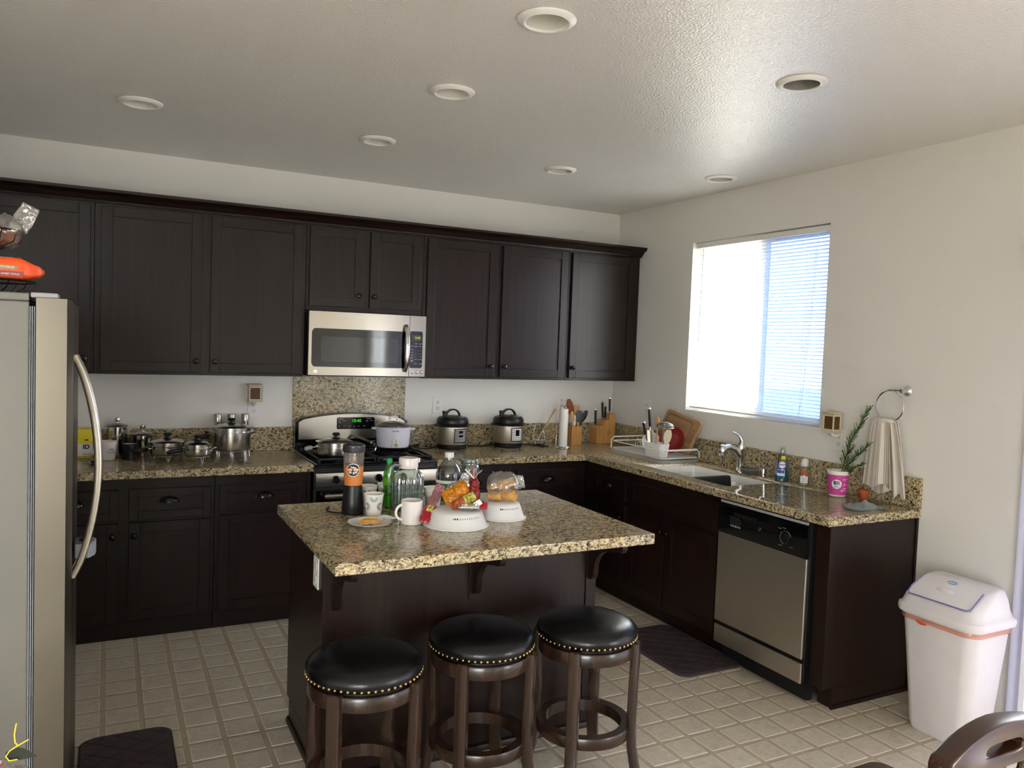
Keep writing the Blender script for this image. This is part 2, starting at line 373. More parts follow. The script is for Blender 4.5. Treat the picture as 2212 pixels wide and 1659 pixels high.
M['onion'] = plain('brown_rolls', '8a431c', 0.6, vary=0.2, scale=30)
M['rollred'] = plain('dark_red_band', '8a1714', 0.35)
M['yellowtie'] = plain('yellow_tie', 'dcc62c', 0.4); M['darkleaf'] = plain('dark_leaf', '232a20', 0.55); M['twine'] = plain('red_twine', 'a04a44', 0.7)
M['towel'] = plain('towel_linen', 'd6cfc6', 0.95, bump=0.25, bscale=500, vary=0.04); M['towelstripe'] = plain('towel_stripe', 'a39382', 0.95, bump=0.25, bscale=500, vary=0.06)
def floor_mats():
    def mk(name, a, b_, c, sc, rough):
        m, n, l, b = newmat(name); tc = N(n, 'ShaderNodeNewGeometry')
        t = N(n, 'ShaderNodeTexNoise', inp={'Scale': sc, 'Detail': 5.0, 'Roughness': 0.65, 'Distortion': 1.2}); l.new(tc.outputs['Position'], t.inputs['Vector'])
        l.new(ramp(n, l, t.outputs['Fac'], [(0.32, lin(a)), (0.5, lin(b_)), (0.68, lin(c))]), b.inputs['Base Color'])
        b.inputs['Roughness'].default_value = rough; return m
    M['tile'] = mk('vinyl_tile', 'bcb1a0', 'c9bfae', 'd3cab9', 26, 0.36)
    M['tileline'] = mk('vinyl_tile_line', 'd8cebc', 'dcd2c1', 'e0d7c7', 30, 0.4)
    M['grout'] = mk('vinyl_band', 'ae9f88', 'b5a791', 'bbae99', 18, 0.4)
floor_mats()

def loft(mb, rings, cap0=True, cap1=True):
    k = len(rings[0]); vs = [p for r in rings for p in r]
    fs = [(a * k + i, a * k + (i + 1) % k, (a + 1) * k + (i + 1) % k, (a + 1) * k + i) for a in range(len(rings) - 1) for i in range(k)]
    if cap0: fs.append(tuple(range(k))[::-1])
    if cap1: fs.append(tuple(range((len(rings) - 1) * k, len(rings) * k)))
    mb.add(vs, fs); return mb
def rr3(x0, x1, y0, y1, r, z, n=5): return [(x, y, z) for x, y in rrect(x0, x1, y0, y1, r, n)]

# ================================================================== the room
H = 2.70
ground = struct(bx(-30, 40, -35, 25, -0.30, -0.14).build('patio_ground', M['patio'], smooth=0))
floor = struct(bx(-6.6, 0.0, -7.7, 0.0, -0.10, 0.0).build('floor', M['grout'], smooth=0))
wb = struct(bx(-4.64, 0.14, 0.0, 0.14, -0.1, H).build('wall_back', M['wall'], smooth=0))
WY0, WY1, WZ0, WZ1 = -2.052, -0.895, 1.245, 2.395
DY0, DY1, DZ1 = -5.20, -3.25, 2.06
mb = MB()
mb.box(0, .14, WY1, 0, -.1, H); mb.box(0, .14, WY0, WY1, -.1, WZ0); mb.box(0, .14, WY0, WY1, WZ1, H); mb.box(0, .14, DY1, WY0, -.1, H)
mb.box(0, .14, DY0, DY1, DZ1, H); mb.box(0, .14, -5.80, DY0, -.1, H); mb.box(0, .14, -7.84, -7.30, -.1, H); mb.box(0, .14, -7.30, -5.80, -.1, .30); mb.box(0, .14, -7.30, -5.80, 2.10, H)
struct(mb.build('wall_right', M['wall'], smooth=0))
mb = MB(); mb.box(-4.64, -4.50, -2.95, 0, -.1, H); mb.box(-6.74, -4.50, -3.09, -2.95, -.1, H); mb.box(-6.74, -6.60, -7.84, -3.09, -.1, H)
struct(mb.build('wall_left', M['wall'], smooth=0))
mb = MB(); FZ0, FZ1 = 0.30, 2.20; FX0, FX1 = -6.40, -4.30
for a, b in ((-6.6, FX0), (FX1, 0.0)): mb.box(a, b, -7.84, -7.70, -.1, H)
mb.box(FX0, FX1, -7.84, -7.70, -.1, FZ0); mb.box(FX0, FX1, -7.84, -7.70, FZ1, H)
struct(mb.build('wall_front', M['wall'], smooth=0))

# ceiling with the holes for the recessed lights
LIGHTS = [((-3.452, -1.125), 'recessed ceiling light farthest left, above the tall cabinets by the fridge', 0), ((-2.323, -1.112), 'recessed ceiling light above the range and microwave', 0),
          ((-1.194, -1.092), 'recessed ceiling light near the back right corner, above the paper towel', 0), ((-0.300, -1.478), 'recessed ceiling light closest to the window wall', 0),
          ((-2.305, -2.079), 'recessed ceiling light in the middle, above the island', 0), ((-2.330, -2.921), 'largest recessed ceiling light at the top edge of the view', 0),
          ((-1.209, -2.938), 'recessed ceiling light with dark opening in the glare of the window', 1)]
ceil = struct(bx(-6.74, 0.14, -7.84, 0.14, H, H + 0.16).build('ceiling', M['ceil'], smooth=0))
cuts = []
for (x, y), _, _ in LIGHTS:
    c = MB().cyl(0.0755, H - 0.05, H + 0.125, 40, (x, y, 0)).build('cutter', M['ceil'], smooth=0); cuts.append(c)
apply_cut(ceil, cuts)
for (x, y), lab, dark in LIGHTS:
    t = thing('recessed_ceiling_light', lab, 'ceiling light', (x, y, H), group='recessed ceiling lights')
    lt([(.066, .004), (.068, -.011), (.074, -.014), (.090, -.009), (.096, -.0035), (.096, -.001), (.072, -.001)], 48).build('trim_ring', M['white'], t)
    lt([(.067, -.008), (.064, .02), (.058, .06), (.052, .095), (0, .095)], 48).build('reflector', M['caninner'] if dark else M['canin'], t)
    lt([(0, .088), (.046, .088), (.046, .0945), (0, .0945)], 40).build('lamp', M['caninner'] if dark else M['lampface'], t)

# vinyl floor laid out in square tiles: each tile its own plate, the far and hidden ones one field
PT = 0.1490; TX0, TY0 = -3.580, -0.993
def tile_mesh(mb, cx, cy, h=0.0012):
    o = PT / 2 - 0.0125; i = o - 0.0034
    q = lambda r, z: [(cx - r, cy - r, z), (cx + r, cy - r, z), (cx + r, cy + r, z), (cx - r, cy + r, z)]
    vs = q(o + .0008, 0) + q(o, h) + q(i, h)
    mb.mi = 1; mb.add(vs, [(a, (a + 1) % 4, 4 + (a + 1) % 4, 4 + a) for a in range(4)] + [(4 + a, 4 + (a + 1) % 4, 8 + (a + 1) % 4, 8 + a) for a in range(4)])
    mb.mi = 0; mb.add(q(i, h), [(0, 1, 2, 3)])
OCC = [(-2.87, -1.685, -2.375, -1.77, 0, .87), (-2.91, -1.61, -2.69, -1.70, .87, .914), (-4.5, -3.67, -2.72, -1.81, 0, 1.745), (-.61, 0, -2.69, 0, 0, .9), (-4.5, 0, -.6, 0, 0, .9)]
def hidden(p):
    d = Vector(p) - CAM
    for x0, x1, y0, y1, z0, z1 in OCC:
        t0, t1 = 0.0, 0.999
        for k, (a, b) in enumerate(((x0, x1), (y0, y1), (z0, z1))):
            if abs(d[k]) < 1e-9:
                if not a <= CAM[k] <= b: t0 = 2
                continue
            u, v = (a - CAM[k]) / d[k], (b - CAM[k]) / d[k]; t0 = max(t0, min(u, v)); t1 = min(t1, max(u, v))
        if t0 < t1: return True
    return False
cand = []; rest = []
for i in range(-21, 25):
    for j in range(-6, 46):
        cx, cy = TX0 + (i + .5) * PT, TY0 - (j - .5) * PT
        if not (-6.5 < cx < -.08 and -7.6 < cy < -.08): continue
        vis = 0
        for dx in (-.06, .06):
            for dy in (-.06, .06):
                p = Vector((cx + dx, cy + dy, 0)); d = p - CAM; zf = d.dot(_f)
                if zf <= .1: continue
                u, v = 1106 + FPX * d.dot(_r2) / zf, 829.5 - FPX * d.dot(_u2) / zf
                if -5 < u < 2217 and v < 1665 and not hidden(p): vis += 1
        (cand if vis else rest).append((-vis * (CAM.z / (Vector((cx, cy, 0)) - CAM).length ** 3), cx, cy))
cand.sort(); near = cand[:300]; rest += cand[300:]
tm = MB(); tile_mesh(tm, 0, 0); tme = tm.mesh('tile', [M['tile'], M['tileline']], smooth=0)
for _, cx, cy in near:
    o = bpy.data.objects.new('tile', tme); COL.objects.link(o); o.location = (cx, cy, 0); o.parent = floor
mb = MB()
for _, cx, cy in rest: tile_mesh(mb, cx, cy)
mb.build('tile_field', [M['tile'], M['tileline']], floor, smooth=0, kind='stuff')

# kitchen window: slider frame, two panes, the insect screen on the right sash
win = thing('window_1', 'white vinyl slider window behind the blinds above the sink', 'window', (0.10, 0, 0)); struct(win)
del win['category']
mb = MB(); a = .045
mb.box(-.03, .035, WY0 + .001, WY1 - .001, WZ0 + .001, WZ0 + a); mb.box(-.03, .035, WY0 + .001, WY1 - .001, WZ1 - a, WZ1 - .001)
mb.box(-.03, .035, WY0 + .001, WY0 + a, WZ0 + a, WZ1 - a); mb.box(-.03, .035, WY1 - a, WY1 - .001, WZ0 + a, WZ1 - a)
mb.build('window_frame', M['vinyl'], win, .003)
bx(-.02, .02, -1.50, -1.445, WZ0 + a, WZ1 - a).build('meeting_stile', M['vinyl'], win, .003)
bx(-.008, -.003, -1.445, WY1 - a, WZ0 + a, WZ1 - a).build('pane', M['pane'], win, smooth=0)
bx(.004, .009, WY0 + a, -1.50, WZ0 + a, WZ1 - a).build('pane', M['pane'], win, smooth=0)
scr = glass('insect_screen', '93a2bf', 0.4, 0.0, '8d97aa', 0.12)
bx(.016, .0165, WY0 + a, -1.50, WZ0 + a, WZ1 - a).build('insect_screen', scr, win, smooth=0)

# horizontal blind
bl = thing('window_blind', 'white horizontal slat blind lowered over the kitchen window', 'blind', (0.035, 0, 0))
BY0, BY1 = WY0 + .010, WY1 - .012
bx(-.018, .018, BY0, BY1, WZ1 - .040, WZ1 - .006).build('head_rail', M['trim'], bl, .003)
bx(-.016, .016, BY0 + .003, BY1 - .003, WZ0 + .016, WZ0 + .030).build('bottom_rail', M['trim'], bl, .004)
slm = glass('blind_slat', 'ffffff', 0.4, 0.0, 'f2f1ee', 0.93)
sm = MB(); tl = math.radians(14)
sm.grid(lambda u, v: ((u - .5) * .0245 * math.cos(tl), BY0 + .003 + (BY1 - BY0 - .006) * v, -(u - .5) * .0245 * math.sin(tl) + .0016 * (1 - (2 * u - 1) ** 2)), 4, 1)
sme = sm.mesh('slat', slm, smooth=60)
zz = WZ1 - .052; k = 0
while zz > WZ0 + .040:
    o = bpy.data.objects.new('slat', sme); COL.objects.link(o); o.parent = bl; o.location = (0, 0, zz); zz -= .0216; k += 1
for yy in (BY0 + .16, (BY0 + BY1) / 2, BY1 - .14):
    mb = MB()
    for xx in (-.0135, .0135): mb.tube([(xx, yy, WZ1 - .04), (xx, yy, WZ0 + .03)], .0007, 5)
    mb.build('ladder_cord', M['trim'], bl)
tb([(-.024, BY1 - .085, WZ1 - .045), (-.026, BY1 - .085, 2.25), (-.028, BY1 - .080, 1.72)], .0028, 6).build('tilt_wand', M['greyp'], bl)
mb = MB(); mb.tube([(-.022, BY0 + .085, WZ1 - .045), (-.026, BY0 + .10, 1.95), (-.028, BY0 + .13, 1.62)], .0011, 5); mb.tube([(-.022, BY0 + .075, WZ1 - .045), (-.027, BY0 + .10, 1.80), (-.028, BY0 + .13, 1.42), (-.03, BY0 + .15, 1.30), (-.03, BY0 + .13, 1.22)], .0013, 5)
mb.build('pull_cord', M['trim'], bl)
lt([(0, 0), (.004, .001), (.006, .012), (.003, .034), (0, .036)], 12, (-.03, BY0 + .13, 1.20)).build('cord_tassel', M['trim'], bl)

# sliding glass door on the window wall (just past the right edge of the view) and the living room window behind the camera
dr = thing('door_1', 'white framed sliding glass door in the right wall', 'door', (0.07, 0, 0)); struct(dr); del dr['category']
mb = MB(); a = .06
mb.box(-.05, .06, DY0 + .002, DY0 + a, .001, DZ1 - .002); mb.box(-.05, .06, DY1 - a, DY1 - .002, .001, DZ1 - .002); mb.box(-.05, .06, DY0 + a, DY1 - a, DZ1 - a, DZ1 - .002); mb.box(-.05, .06, DY0 + a, DY1 - a, .001, .05)
mb.box(-.03, .03, -4.26, -4.19, .05, DZ1 - a); mb.build('door_frame', M['vinyl'], dr, .003)
bx(0, .006, DY0 + a, -4.26, .05, DZ1 - a).build('pane', M['pane'], dr, smooth=0); bx(0, .006, -4.19, DY1 - a, .05, DZ1 - a).build('pane', M['pane'], dr, smooth=0)
mb = MB(); mb.box(-.014, -.001, DY1 - .001, DY1 + .062, .002, DZ1 + .06); mb.box(-.014, -.001, DY0 - .06, DY0 + .001, .002, DZ1 + .06); mb.box(-.014, -.001, DY0 + .001, DY1 - .001, DZ1 + .001, DZ1 + .06)
struct(mb.build('trim_1', M['trim'], None, .003))
vbd = thing('vertical_blind', 'white vertical vane blind drawn across the sliding door, right edge', 'blind', (-.070, 0, 0))
bx(-.022, .022, DY0 - .03, DY1 + .075, 2.125, 2.165).build('head_rail', M['trim'], vbd, .003)
vanem = glass('blind_vane', 'ffffff', 0.4, 0.0, 'a8a5b4', 0.98)
vm = MB(); va = math.radians(32)
vm.grid(lambda u, v: ((u - .5) * .089 * math.sin(va) - .004 * (1 - (2 * u - 1) ** 2), (u - .5) * .089 * math.cos(va), .03 + 2.09 * v), 5, 1); vme = vm.mesh('vane', vanem, smooth=60)
yv = DY1 + .018
while yv > DY0 - .02:
    o = bpy.data.objects.new('vane', vme); COL.objects.link(o); o.parent = vbd; o.location = (0, yv, 0); yv -= .080
fw = thing('window_2', 'large living room window behind the viewer', 'window', (0, -7.77, 0)); struct(fw); del fw['category']
mb = MB(); mb.box(FX0 + .002, FX1 - .002, -.03, .03, FZ0 + .001, FZ0 + .06); mb.box(FX0 + .002, FX1 - .002, -.03, .03, FZ1 - .06, FZ1 - .001)
for x in (FX0 + .03, (FX0 + FX1) / 2, FX1 - .03): mb.box(x - .028, x + .028, -.03, .03, FZ0 + .06, FZ1 - .06)
mb.build('window_frame', M['vinyl'], fw, .003)
bx(FX0 + .06, FX1 - .06, -.003, .003, FZ0 + .06, FZ1 - .06).build('pane', M['pane'], fw, smooth=0)
sw_ = thing('window_3', 'living room side window farther along the right wall', 'window', (.07, 0, 0)); struct(sw_); del sw_['category']
mb = MB(); mb.box(-.03, .03, -7.298, -5.802, .301, .36); mb.box(-.03, .03, -7.298, -5.802, 2.04, 2.099)
for y in (-7.27, -6.55, -5.83): mb.box(-.03, .03, y - .028, y + .028, .36, 2.04)
mb.build('window_frame', M['vinyl'], sw_, .003)
bx(-.003, .003, -7.24, -5.86, .36, 2.04).build('pane', M['pane'], sw_, smooth=0)

# ================================================================== cabinets
def knob_mesh():
    mb = MB(); mb.T = Matrix.Rotation(PI / 2, 4, 'X')
    mb.lathe([(0, 0), (.008, 0), (.0065, .006), (.007, .012), (.0145, .017), (.016, .022), (.0135, .027), (.006, .0295), (0, .030)], 20); return mb.mesh('knob', M['darkpull'])
KNOB = knob_mesh()
def pull_mesh():
    mb = MB(); a, b, c = .043, .030, .024
    mb.grid(lambda u, v: (a * math.cos(PI * u), -c * math.sin(PI * u) * math.cos(PI / 2 * v), b * math.sin(PI * u) * math.sin(PI / 2 * v)), 18, 7)
    mb.tube([((a + .006) * math.cos(PI * i / 16), -.001, (b + .004) * math.sin(PI * i / 16) - .001) for i in range(17)], .0032, 6)
    return mb.mesh('cup_pull', M['darkpull'], smooth=70)
PULL = pull_mesh()
def front(parent, name, x0, x1, z0, z1, sw=.055, th=.020, rec=.009, mat=None):
    """shaker front: stiles and rails with a recessed panel; its face at y = -th"""
    mt = mat or M['woodv']; mb = MB()
    mb.box(x0, x0 + sw, -th, -.0008, z0, z1); mb.box(x1 - sw, x1, -th, -.0008, z0, z1)
    mb.box(x0 + sw, x1 - sw, -th, -.0008, z0, z0 + sw); mb.box(x0 + sw, x1 - sw, -th, -.0008, z1 - sw, z1)
    o = mb.build(name, M['wood'], parent, .0016, 2)
    bx(x0 + sw - .002, x1 - sw + .002, -th + rec, -.001, z0 + sw - .002, z1 - sw + .002).build('panel', mt, o, smooth=0)
    return o
def knob(door, x, z):
    o = bpy.data.objects.new('knob', KNOB); COL.objects.link(o); o.parent = door; o.location = (x, -.020, z)
def pull(dw, x, z):
    o = bpy.data.objects.new('cup_pull', PULL); COL.objects.link(o); o.parent = dw; o.location = (x, -.020, z)
def cabinet(name, label, loc, rz, w, h, d, doors=(), drawers=(), toe=None, open_top=False, falsef=()):
    t = thing(name, label, 'cabinet', loc, rz)
    z0 = .1 if toe is not None else 0; mb = MB()
    if open_top:
        mb.box(0, w, 0, .02, z0, h); mb.box(0, .018, .02, d, z0, h); mb.box(w - .018, w, .02, d, z0, h); mb.box(.018, w - .018, .02, d, z0, z0 + .018); mb.box(.018, w - .018, d - .01, d, z0 + .018, h)
    else: mb.box(0, w, 0, d, z0, h)
    mb.build('body', M['wood'], t, .001, 1)
    if toe is not None: bx(.001, w - .001, toe, d - .01, .0015, z0 - .0005).build('toe_kick', M['wood'], t, smooth=0)
    for x0, x1, a, b, k in doors:
        o = front(t, 'door', x0, x1, a, b)
        if k: knob(o, *k)
    for x0, x1, a, b, k in drawers:
        o = front(t, 'drawer', x0, x1, a, b, .042)
        if k: pull(o, *k)
    for x0, x1, a, b in falsef: front(t, 'false_front', x0, x1, a, b, .042)
    return t
ZU, HU = 1.407, .963
def upper(label, X0, X1, doors, z=ZU, h=HU):
    cabinet('upper_cabinet', label, (X0, -.305, z), 0, X1 - X0, h, .303, [(a - X0, b - X0, c - z, d - z, (k[0] - X0, k[1] - z) if k else None) for a, b, c, d, k in doors])
upper('dark wood upper cabinet above the fridge end, farthest left', -4.49, -3.645, [(-4.465, -4.20, 1.425, 2.325, (-4.228, 1.49)), (-4.17, -3.665, 1.425, 2.325, (-3.690, 1.492))])
upper('dark two-door upper cabinet over the pots, left of the microwave', -3.643, -2.504, [(-3.612, -3.098, 1.425, 2.325, (-3.122, 1.490)), (-3.047, -2.525, 1.425, 2.325, (-3.020, 1.488))])
upper('short dark two-door cabinet directly above the microwave', -2.502, -1.742, [(-2.482, -2.146, 1.846, 2.326, (-2.175, 1.921)), (-2.101, -1.766, 1.846, 2.326, (-2.073, 1.921))], 1.818, .552)
upper('dark two-door upper cabinet right of the microwave, above the pressure cookers', -1.740, -.633, [(-1.716, -1.212, 1.425, 2.325, (-1.242, 1.497)), (-1.166, -.648, 1.425, 2.325, (-1.139, 1.496))])
upper('dark single-door upper cabinet in the corner above the knife block', -.631, -.012, [(-.610, -.062, 1.425, 2.325, (-.584, 1.500))])
crown = MB().prism([(-.3065, 2.338), (-.330, 2.338), (-.334, 2.350), (-.344, 2.355), (-.352, 2.366), (-.368, 2.378), (-.384, 2.384), (-.392, 2.390), (-.392, 2.405), (-.3065, 2.405)], 'x', -4.49, -.012)
tag(crown.build('crown_molding', M['wood'], smooth=30), 'dark stepped crown molding running along the top of the upper cabinets', 'molding')

def base(label, X0, X1, doors, drawers):
    cabinet('base_cabinet', label, (X0, -.60, 0), 0, X1 - X0, .8715, .597,
            [(a - X0, b - X0, c, d, (k[0] - X0, k[1]) if k else None) for a, b, c, d, k in doors], [(a - X0, b - X0, c, d, (k[0] - X0, k[1]) if k else None) for a, b, c, d, k in drawers], toe=.016)
base('dark base cabinet with two drawers under the mugs, half behind the fridge', -3.945, -3.041, [(-3.92, -3.517, .105, .633, (-3.543, .566)), (-3.467, -3.062, .105, .633, (-3.442, .564))],
     [(-3.92, -3.517, .650, .811, (-3.72, .735)), (-3.467, -3.062, .650, .811, (-3.270, .735))])
base('dark base cabinet under the stockpot, left of the range', -3.039, -2.512, [(-3.016, -2.54, .105, .645, (-2.57, .57))], [(-3.016, -2.54, .667, .811, (-2.773, .735))])
base('dark base cabinet just right of the range, mostly behind the island things', -1.737, -1.181, [(-1.715, -1.203, .105, .650, None)], [(-1.715, -1.203, .672, .815, (-1.46, .742))])
base('dark base cabinet in the corner with a cup pull drawer', -1.179, -.612, [(-1.157, -.690, .105, .650, None)], [(-1.157, -.690, .672, .815, (-.923, .742))])
def rightrun(label, Y0, Y1, doors, drawers, ff=(), ot=False):
    cabinet('base_cabinet', label, (-.61, Y0, 0), -PI / 2, Y0 - Y1, .8715, .606,
            [(Y0 - a, Y0 - b, c, d, (Y0 - k[0], k[1]) if k else None) for a, b, c, d, k in doors], [(Y0 - a, Y0 - b, c, d, (Y0 - k[0], k[1]) if k else None) for a, b, c, d, k in drawers], toe=.055, open_top=ot, falsef=[(Y0 - a, Y0 - b, c, d) for a, b, c, d in ff])
rightrun('dark narrow base cabinet left of the sink cabinet with a cup pull drawer', -.602, -1.125, [(-.735, -1.105, .115, .650, (-1.075, .57))], [(-.735, -1.105, .675, .815, (-.905, .745))])
rightrun('dark two-door sink cabinet beside the dishwasher', -1.127, -1.979, [(-1.150, -1.508, .115, .650, (-1.487, .572)), (-1.528, -1.960, .115, .650, (-1.548, .572))], [], [(-1.150, -1.960, .675, .815)], True)
ep = thing('cabinet_end_panel', 'dark wood panel closing the counter end beside the trash bin', 'panel')
bx(-.61, -.002, -2.690, -2.608, .10, .8715).build('panel', M['woodv'], ep, .0015)
bx(-.545, -.002, -2.690, -2.608, .0015, .0995).build('plinth', M['woodv'], ep, .001)
mb = MB(); mb.prism([(-2.6905, .0015), (-2.702, .0015), (-2.702, .012), (-2.698, .018), (-2.6905, .020)], 'x', -.556, -.002); mb.build('shoe_molding', M['wood'], ep)
bx(-.0165, -.002, -2.697, -2.6905, .021, .871).build('scribe_molding', M['wood'], ep)

# ================================================================== counters, splash, sink
CT = .914
tag(bx(-4.49, -2.503, -.645, -.001, .872, CT).build('countertop', M['granite'], bevel=.004, seg=3), 'granite countertop left of the range holding the pots and mugs', 'countertop')
ctr = MB().prism([(-1.739, -.645), (-.645, -.645), (-.645, -2.706), (-.001, -2.706), (-.001, -.001), (-1.739, -.001)], 'z', .872, CT).build('countertop', M['granite'], bevel=.004, seg=3)
cut = loft(MB(), [rr3(-.529, -.176, -1.912, -1.228, .022, .80), rr3(-.529, -.176, -1.912, -1.228, .022, 1.0)]).build('cutter', M['granite'])
apply_cut(ctr, [cut]); tag(ctr, 'L-shaped granite countertop right of the range with the sink cut into it', 'countertop')
tag(bx(-4.49, -2.503, -.020, -.001, CT + .0005, 1.066).build('backsplash', M['granite'], bevel=.002), 'low granite backsplash strip behind the pots left of the range', 'backsplash')
tag(bx(-2.5025, -1.7395, -.020, -.001, .90, 1.411).build('backsplash', M['granite'], bevel=.002), 'tall granite backsplash panel between range and microwave', 'backsplash')
tag(bx(-1.739, -.0205, -.020, -.001, CT + .0005, 1.066).build('backsplash', M['granite'], bevel=.002), 'low granite backsplash strip behind the pressure cookers', 'backsplash')
tag(bx(-.020, -.001, -2.706, -.001, CT + .0005, 1.066).build('backsplash', M['granite'], bevel=.002), 'low granite backsplash strip under the window behind the faucet', 'backsplash')
snk = thing('sink', 'white double bowl sink set below the granite counter', 'sink', (0, 0, 0))
def bowl(y0, y1, nm):
    mb = MB(); x0, x1 = -.532, -.173
    loft(mb, [rr3(x0 - .012, x1 + .012, y0 - .01, y1 + .01, .05, .8712), rr3(x0, x1, y0, y1, .05, .8712), rr3(x0 + .004, x1 - .004, y0 + .004, y1 - .004, .05, .84), rr3(x0 + .018, x1 - .018, y0 + .018, y1 - .018, .055, .70), rr3(x0 + .04, x1 - .04, y0 + .04, y1 - .04, .05, .685)], False, True)
    mb.build(nm, M['enamel'], snk)
    lt([(0, .6865), (.04, .6865), (.042, .689), (.046, .6875)], 24, ((x0 + x1) / 2, (y0 + y1) / 2, 0)).build('drain', M['polished'], snk)
bowl(-1.556, -1.222, 'bowl'); bowl(-1.918, -1.584, 'bowl')
mb = MB(); loft(mb, [rr3(-.528, -.177, -1.911, -1.229, .022, .8716), rr3(-.528, -.177, -1.911, -1.229, .022, .9115), rr3(-.5245, -.1805, -1.9075, -1.2325, .020, .9120), rr3(-.522, -.183, -1.905, -1.235, .020, .8716)], False, False); mb.build('rim', M['enamel'], snk, smooth=30)
bx(-.5215, -.1835, -1.5835, -1.5565, .80, .894).build('divider', M['enamel'], snk, .006, 3)
mb = MB(); prof = [(-1.526, .72), (-1.546, .87), (-1.549, .896), (-1.557, .904), (-1.583, .904), (-1.591, .896), (-1.594, .87), (-1.614, .72)]
inner = [(y + (.0025 if y < -1.57 else -.0025), z - (.0030 if z > .895 else 0)) for y, z in prof]
mb.prism(prof + inner[::-1], 'x', -.512, -.205)
tag(mb.build('sink_mat', M['scrub'], smooth=50), 'black textured rubber mat hung over the sink divider', 'mat')
fa = thing('faucet', 'chrome single lever kitchen faucet behind the sink', 'faucet', (-.090, -1.545, CT))
lt([(0, .0005), (.031, .0005), (.032, .006), (.027, .012), (.025, .05), (.0245, .10), (.027, .135), (.029, .155), (.026, .172), (0, .180)], 28).build('body', M['chrome'], fa)
tb([(-.005, 0, .10), (-.05, .004, .145), (-.095, .008, .158), (-.128, .010, .150)], [.021, .0215, .021, .021], 16).build('spout', M['chrome'], fa)
lt([(0, -.022), (.021, -.021), (.026, -.005), (.0255, .02), (.020, .038), (.010, .046), (0, .047)], 24, (-.140, .011, .128)).build('spray_head', M['chrome'], fa)
tb([(0, 0, .165), (.006, .0, .195), (-.004, .008, .222), (-.030, .018, .240), (-.052, .026, .247)], [.023, .017, .011, .008, .006], 12).build('lever', M['chrome'], fa)
ag = lt([(0, .0005), (.0165, .0005), (.0165, .045), (.015, .050), (0, .051)], 24, (-.062, -1.712, CT)).build('air_gap_cap', M['chrome']); tag(ag, 'small chrome cylinder cap right of the faucet', 'air gap')
sb = thing('sink_strainer_bowl', 'grey mesh strainer bowl resting between faucet and chrome cap', 'strainer', (-.095, -1.628, CT))
mb = MB(); mb.lathe([(0, .001), (.030, .001), (.034, .003), (.050, .030), (.053, .033), (.052, .034), (.033, .0055), (.029, .0035), (0, .0035)], 5); mb.build('basket', M['greymesh'], sb, smooth=0)
lt([(.050, .031), (.055, .032), (.055, .0345), (.050, .0345)], 5).build('rim', M['greyp'], sb, smooth=0)

# ================================================================== island
isl = thing('kitchen_island', 'dark wood kitchen island base with corbels behind the bar stools', 'island')
IX0, IX1, IY0, IY1 = -2.870, -1.685, -2.375, -1.770
bx(IX0, IX1, IY0, IY1 - .021, .10, .8715).build('body', M['woodv'], isl, .002)
bx(IX0, IX1, IY0, IY1 - .07, .0015, .0995).build('plinth', M['woodv'], isl, .001)
for x0, x1 in ((-2.862, -2.285), (-2.27, -1.693)):
    o = front(isl, 'door', 0, x1 - x0, 0, .56); o.location = (x1, IY1 - .0215, .115); o.rotation_euler = (0, 0, PI)
    knob(o, .04, .50)
    o = front(isl, 'drawer', 0, x1 - x0, 0, .15, .042); o.location = (x1, IY1 - .0215, .69); o.rotation_euler = (0, 0, PI); pull(o, (x1 - x0) / 2, .075)
# flat stiles that frame the seating side
for x in (IX0, IX1 - .05): bx(x, x + .05, IY0 - .006, IY0 - .0005, .03, .871).build('corner_stile', M['wood'], isl, .001)
mb = MB(); pr = [(0, .0015), (-.012, .0015), (-.012, .014), (-.008, .024), (0, .028)]
mb.prism([(IX0 + u, z) for u, z in pr], 'y', IY0 - .006, IY1 - .07); mb.prism([(IY0 - .006 + u, z) for u, z in pr], 'x', IX0 - .012, IX1 + .012); mb.prism([(IX1 - u, z) for u, z in pr], 'y', IY0 - .006, IY1 - .07)
mb.build('shoe_molding', M['wood'], isl)
cp = [(IY0 - .0065, .8712), (-2.615, .8712), (-2.622, .862), (-2.622, .846)]
cp += [(-2.600 - .022 * math.cos(a), .846 - .024 * math.sin(a)) for a in [PI / 2 * i / 5 for i in range(1, 6)]]
cp += [(-2.560, .816)] + [(-2.545 + .125 * math.sin(a), .706 + .105 * math.cos(a)) for a in [PI / 2 * i / 8 for i in range(0, 8)]]
cp += [(-2.420, .69), (-2.415, .672), (-2.404, .660), (-2.390, .655), (IY0 - .0065, .655)]
for xc in (-2.825, -2.262, -1.712):
    mb = MB(); mb.prism(cp, 'x', xc - .012, xc + .012)
    o = mb.build('corbel', M['wood'], isl, smooth=30); bx(xc - .024, xc + .024, IY0 - .0064, IY0 - .0005, .630, .870).build('back_plate', M['wood'], o, .001)
ot = MB().box(IX0 - .006, IX0 - .0004, -2.318, -2.246, .715, .832).build('outlet_plate', M['white'], isl, .002, label='white outlet plate on the side of the island')
mb = MB()
for z in (.748, .798): mb.box(IX0 - .0085, IX0 - .0062, -2.298, -2.266, z - .014, z + .014)
mb.build('receptacle', M['ceramic'], ot, .001)
tag(bx(-2.909, -1.614, -2.685, -1.697, .872, CT).build('countertop', M['granite'], bevel=.004, seg=3), 'rectangular granite top of the kitchen island', 'countertop')

